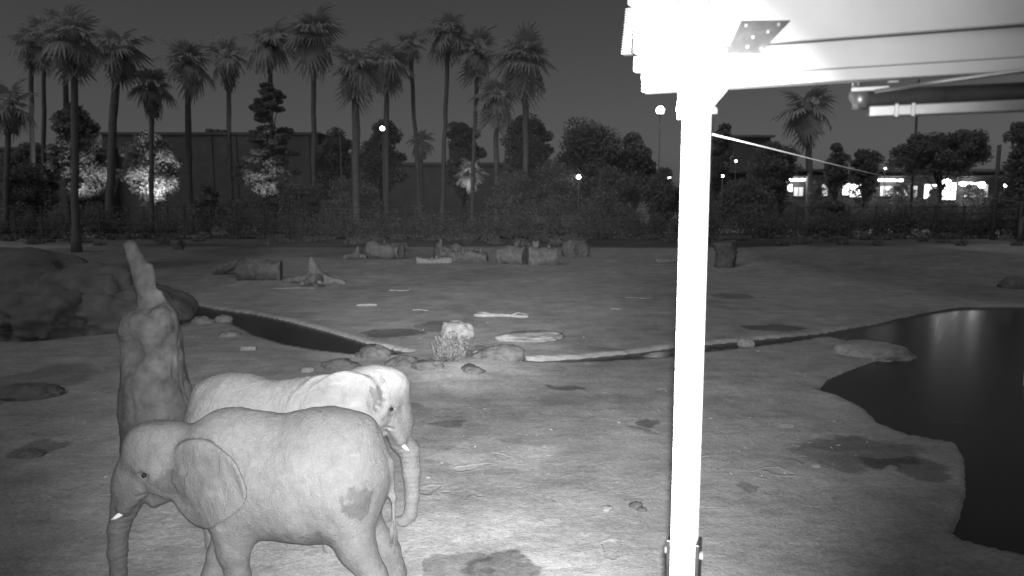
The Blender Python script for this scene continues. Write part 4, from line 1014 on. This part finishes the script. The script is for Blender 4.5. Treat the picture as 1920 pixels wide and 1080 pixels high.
def shop():
    Y = 128.0; a = AT(1425, 380, Y); b = AT(1880, 380, Y); L = b.x - a.x; root = empty('lit_shop', ((a.x + b.x) / 2, Y, 0)); tag(root, 'low shop row with brightly lit windows far right', 'shop')
    z = AT(1650, 322, Y).z; MB().box((0, 6, z / 2), (L, 12, z)).build('wall', M_FENCE, root); MB().box((0, 5, z + .2), (L + 1, 14.2, .4)).build('roof', M_WALL, root)
    rnd = random.Random(11); cx = (a.x + b.x) / 2
    def win(px0, px1, py0, py1, m, mull=0):
        A1 = AT(px0, py0, Y - .1); B1 = AT(px1, py1, Y - .1); w_ = B1.x - A1.x; h_ = A1.z - B1.z; c = ((A1.x + B1.x) / 2 - cx, -.06, (A1.z + B1.z) / 2)
        f = MB()
        f.box((c[0], c[1] - .02, c[2] + h_ / 2), (w_ + .2, .16, .12)); f.box((c[0], c[1] - .02, c[2] - h_ / 2), (w_ + .2, .16, .12))
        f.box((c[0] - w_ / 2, c[1] - .02, c[2]), (.12, .15, h_)); f.box((c[0] + w_ / 2, c[1] - .02, c[2]), (.12, .15, h_))
        for q in range(mull): f.box((c[0] - w_ / 2 + w_ * (q + 1) / (mull + 1), c[1] - .02, c[2]), (.09, .14, h_))
        W = f.build('window', M_FENCE, root)
        MB().box((c[0], c[1] + .02, c[2]), (w_ - .06, .04, h_ - .06)).build('pane', m, W)
    for args in ((1452, 1470, 346, 360, M_WIN, 1), (1474, 1486, 345, 360, M_WIN, 0), (1488, 1506, 350, 368, M_WIN2, 1), (1540, 1552, 344, 368, M_WIN2, 0), (1580, 1592, 342, 366, M_WIN, 0), (1594, 1616, 345, 370, M_WIN, 1), (1618, 1640, 340, 366, M_WIN, 2),
                 (1650, 1690, 348, 368, M_WIN2, 3), (1694, 1720, 348, 370, M_WIN2, 1), (1733, 1756, 345, 373, M_WIN, 1), (1760, 1792, 342, 375, M_WIN, 2), (1808, 1830, 352, 370, M_WIN2, 1), (1834, 1852, 345, 370, M_WIN2, 1)):
        win(*args)
    for (p0, p1, py) in ((1474, 1508, 337), (1582, 1606, 337), (1614, 1640, 338), (1648, 1692, 338), (1800, 1832, 344)):
        A1 = AT(p0, py, Y - 1.5); B1 = AT(p1, py, Y - 1.5); MB().box(((A1.x + B1.x) / 2 - cx, -1.5, A1.z), (B1.x - A1.x, .5, .32)).build('light_strip', M_LAMPS, root)
    c = AT(1650, 331, Y - 1.5).z; MB().box((0, -.9, c + .1), (L, 1.7, .18)).build('awning', M_WALL, root)
shop()
def balcony_block():
    Y = 145.0; a = AT(1340, 380, Y); b = AT(1440, 380, Y); root = empty('balcony_block', ((a.x + b.x) / 2, Y, 0)); tag(root, 'faint flat block with stacked balconies right of the post', 'building'); L = b.x - a.x; z = AT(1390, 258, Y).z
    MB().box((0, 5, z / 2), (L, 9.9, z)).build('wall', M_WALL, root); MB().box((0, 4.6, z + .2), (L + 1, 11.5, .4)).build('roof', M_WALL2, root)
    for k in range(3): MB().box((0, -.6, 3.4 + 3.4 * k), (L, 1.2, .35)).build('balcony', M_WALL2, root)
    for k in range(4): MB().box((-L * .38 + k * L * .25, -.04, 8.6), (1.3, .1, 1.8)).build('window', M_FENCE, root)
balcony_block()

def lamp(px, py, Y, r, label, m=M_LAMP, name='street_lamp', group='lit lamps beyond the yard', arm=False):
    p = AT(px, py, Y); root = empty(name, (p.x, p.y, 0)); tag(root, label, 'lamp', group)
    pole = MB(); pole.tube([(0, .1, -.3), (0, .1, p.z - r * 1.1)], [.10, .06], 8); pole.build('pole', M_WALL2, root, True)
    cap = MB(); cap.tube([(0, .1, p.z - r * 1.3), (0, .05, p.z - r * .7)], [.08, r * .8], 10); cap.build('holder', M_FENCE, root, True)
    bm = bmesh.new(); bmesh.ops.create_uvsphere(bm, u_segments=16, v_segments=10, radius=r); m_ = bpy.data.meshes.new('globe'); bm.to_mesh(m_); bm.free()
    obj_me('globe', m_, m, root, True, (0, 0, p.z))
lamp(717, 241, 104, .30, 'round globe lamp on a pole before the dark tree', M_LAMPS)
lamp(1085, 332, 101, .28, 'small round lamp low among bushes left of the post', M_LAMPS)
lamp(1238, 207, 120, .62, 'brightest high lamp just left of the post', M_LAMP)
lamp(1338, 208, 124, .22, 'lamp barely showing at the right side of the post', M_LAMPS)
lamp(1255, 333, 110, .20, 'small lamp touching the left side of the post', M_LAMPS)
lamp(1355, 330, 118, .18, 'small lamp right of the post beneath the balconies', M_LAMPS)
lamp(1380, 302, 128, .18, 'tiny lamp on the balcony block front', M_LAMPS)
lamp(1653, 298, 118, .22, 'small lamp above the shop row beside the cable', M_LAMPS)
lamp(1660, 316, 122, .16, 'tiny lamp just below the cable above the shop row', M_LAMPS)
lamp(1775, 342, 116, .55, 'glaring lamp before the brightest shop window', M_LAMP)
lamp(1806, 345, 118, .35, 'second glaring lamp right of the brightest shop window', M_LAMP)
lamp(1841, 347, 116, .48, 'glaring lamp at the right end of the shop row', M_LAMP)
lamp(1885, 348, 112, .2, 'small lamp at right beyond the dark pole', M_LAMPS)
lamp(1910, 356, 112, .2, 'tiny lamp closest to the right edge', M_LAMPS)
for (px, t, Y, r_, lab) in ((1874, 272, 95, .28, 'dark wooden pole standing near the right edge'), (1725, 120, 112, .2, 'dark pole rising behind the rail above the shop row'), (638, 260, 103, .1, 'thin metal pole between the pine and the globe lamp')):
    p = AT(px, t, Y); MB_ = MB(); MB_.tube([(p.x, p.y, -.3), (p.x, p.y, p.z)], [r_, r_ * .85], 9); tag(MB_.build('utility_pole', M_BARK, None, True), lab, 'pole')

# floodlights on the ground that light the planting
def flood(px, Y, z, target, energy, cone, label):
    b = AT(px, 400, Y); root = empty('floodlight', (b.x, b.y, 0)); tag(root, label, 'floodlight')
    tgt = Vector(target); p = Vector((b.x, b.y, z)); d = (tgt - p).normalized(); q = d.to_track_quat('-Z', 'Y'); Mq = q.to_matrix()
    MB().tube([(0, 0, -.2), (0, 0, z - .15)], .05, 8).build('stand', M_FENCE, root, True)
    MB().box(Vector((0, 0, z)) - d * .14, (.4, .3, .2), Mq, .02).build('housing', M_FENCE, root)
    sp = bpy.data.lights.new('flood_beam', 'SPOT'); sp.energy = energy; sp.spot_size = R(cone); sp.spot_blend = .6; sp.shadow_soft_size = .1
    o = bpy.data.objects.new('flood_beam', sp); COL.objects.link(o); o.parent = root; o.location = Vector((0, 0, z)) + d * .05; o.rotation_euler = q.to_euler()
flood(170, 107.5, 4.6, AT(150, 310, 112), 2200, 80, 'floodlight hidden behind scrub aimed at the left bright tree')
flood(300, 108.5, 4.6, AT(283, 305, 114), 2800, 85, 'floodlight hidden behind scrub aimed at the brightest tree')
flood(488, 101.6, 6.4, AT(505, 318, 108), 800, 85, 'floodlight hidden behind scrub aimed at the pine boughs')
flood(874, 114.0, 5.4, AT(884, 325, 118), 650, 80, 'floodlight hidden behind scrub aimed at the small palm')
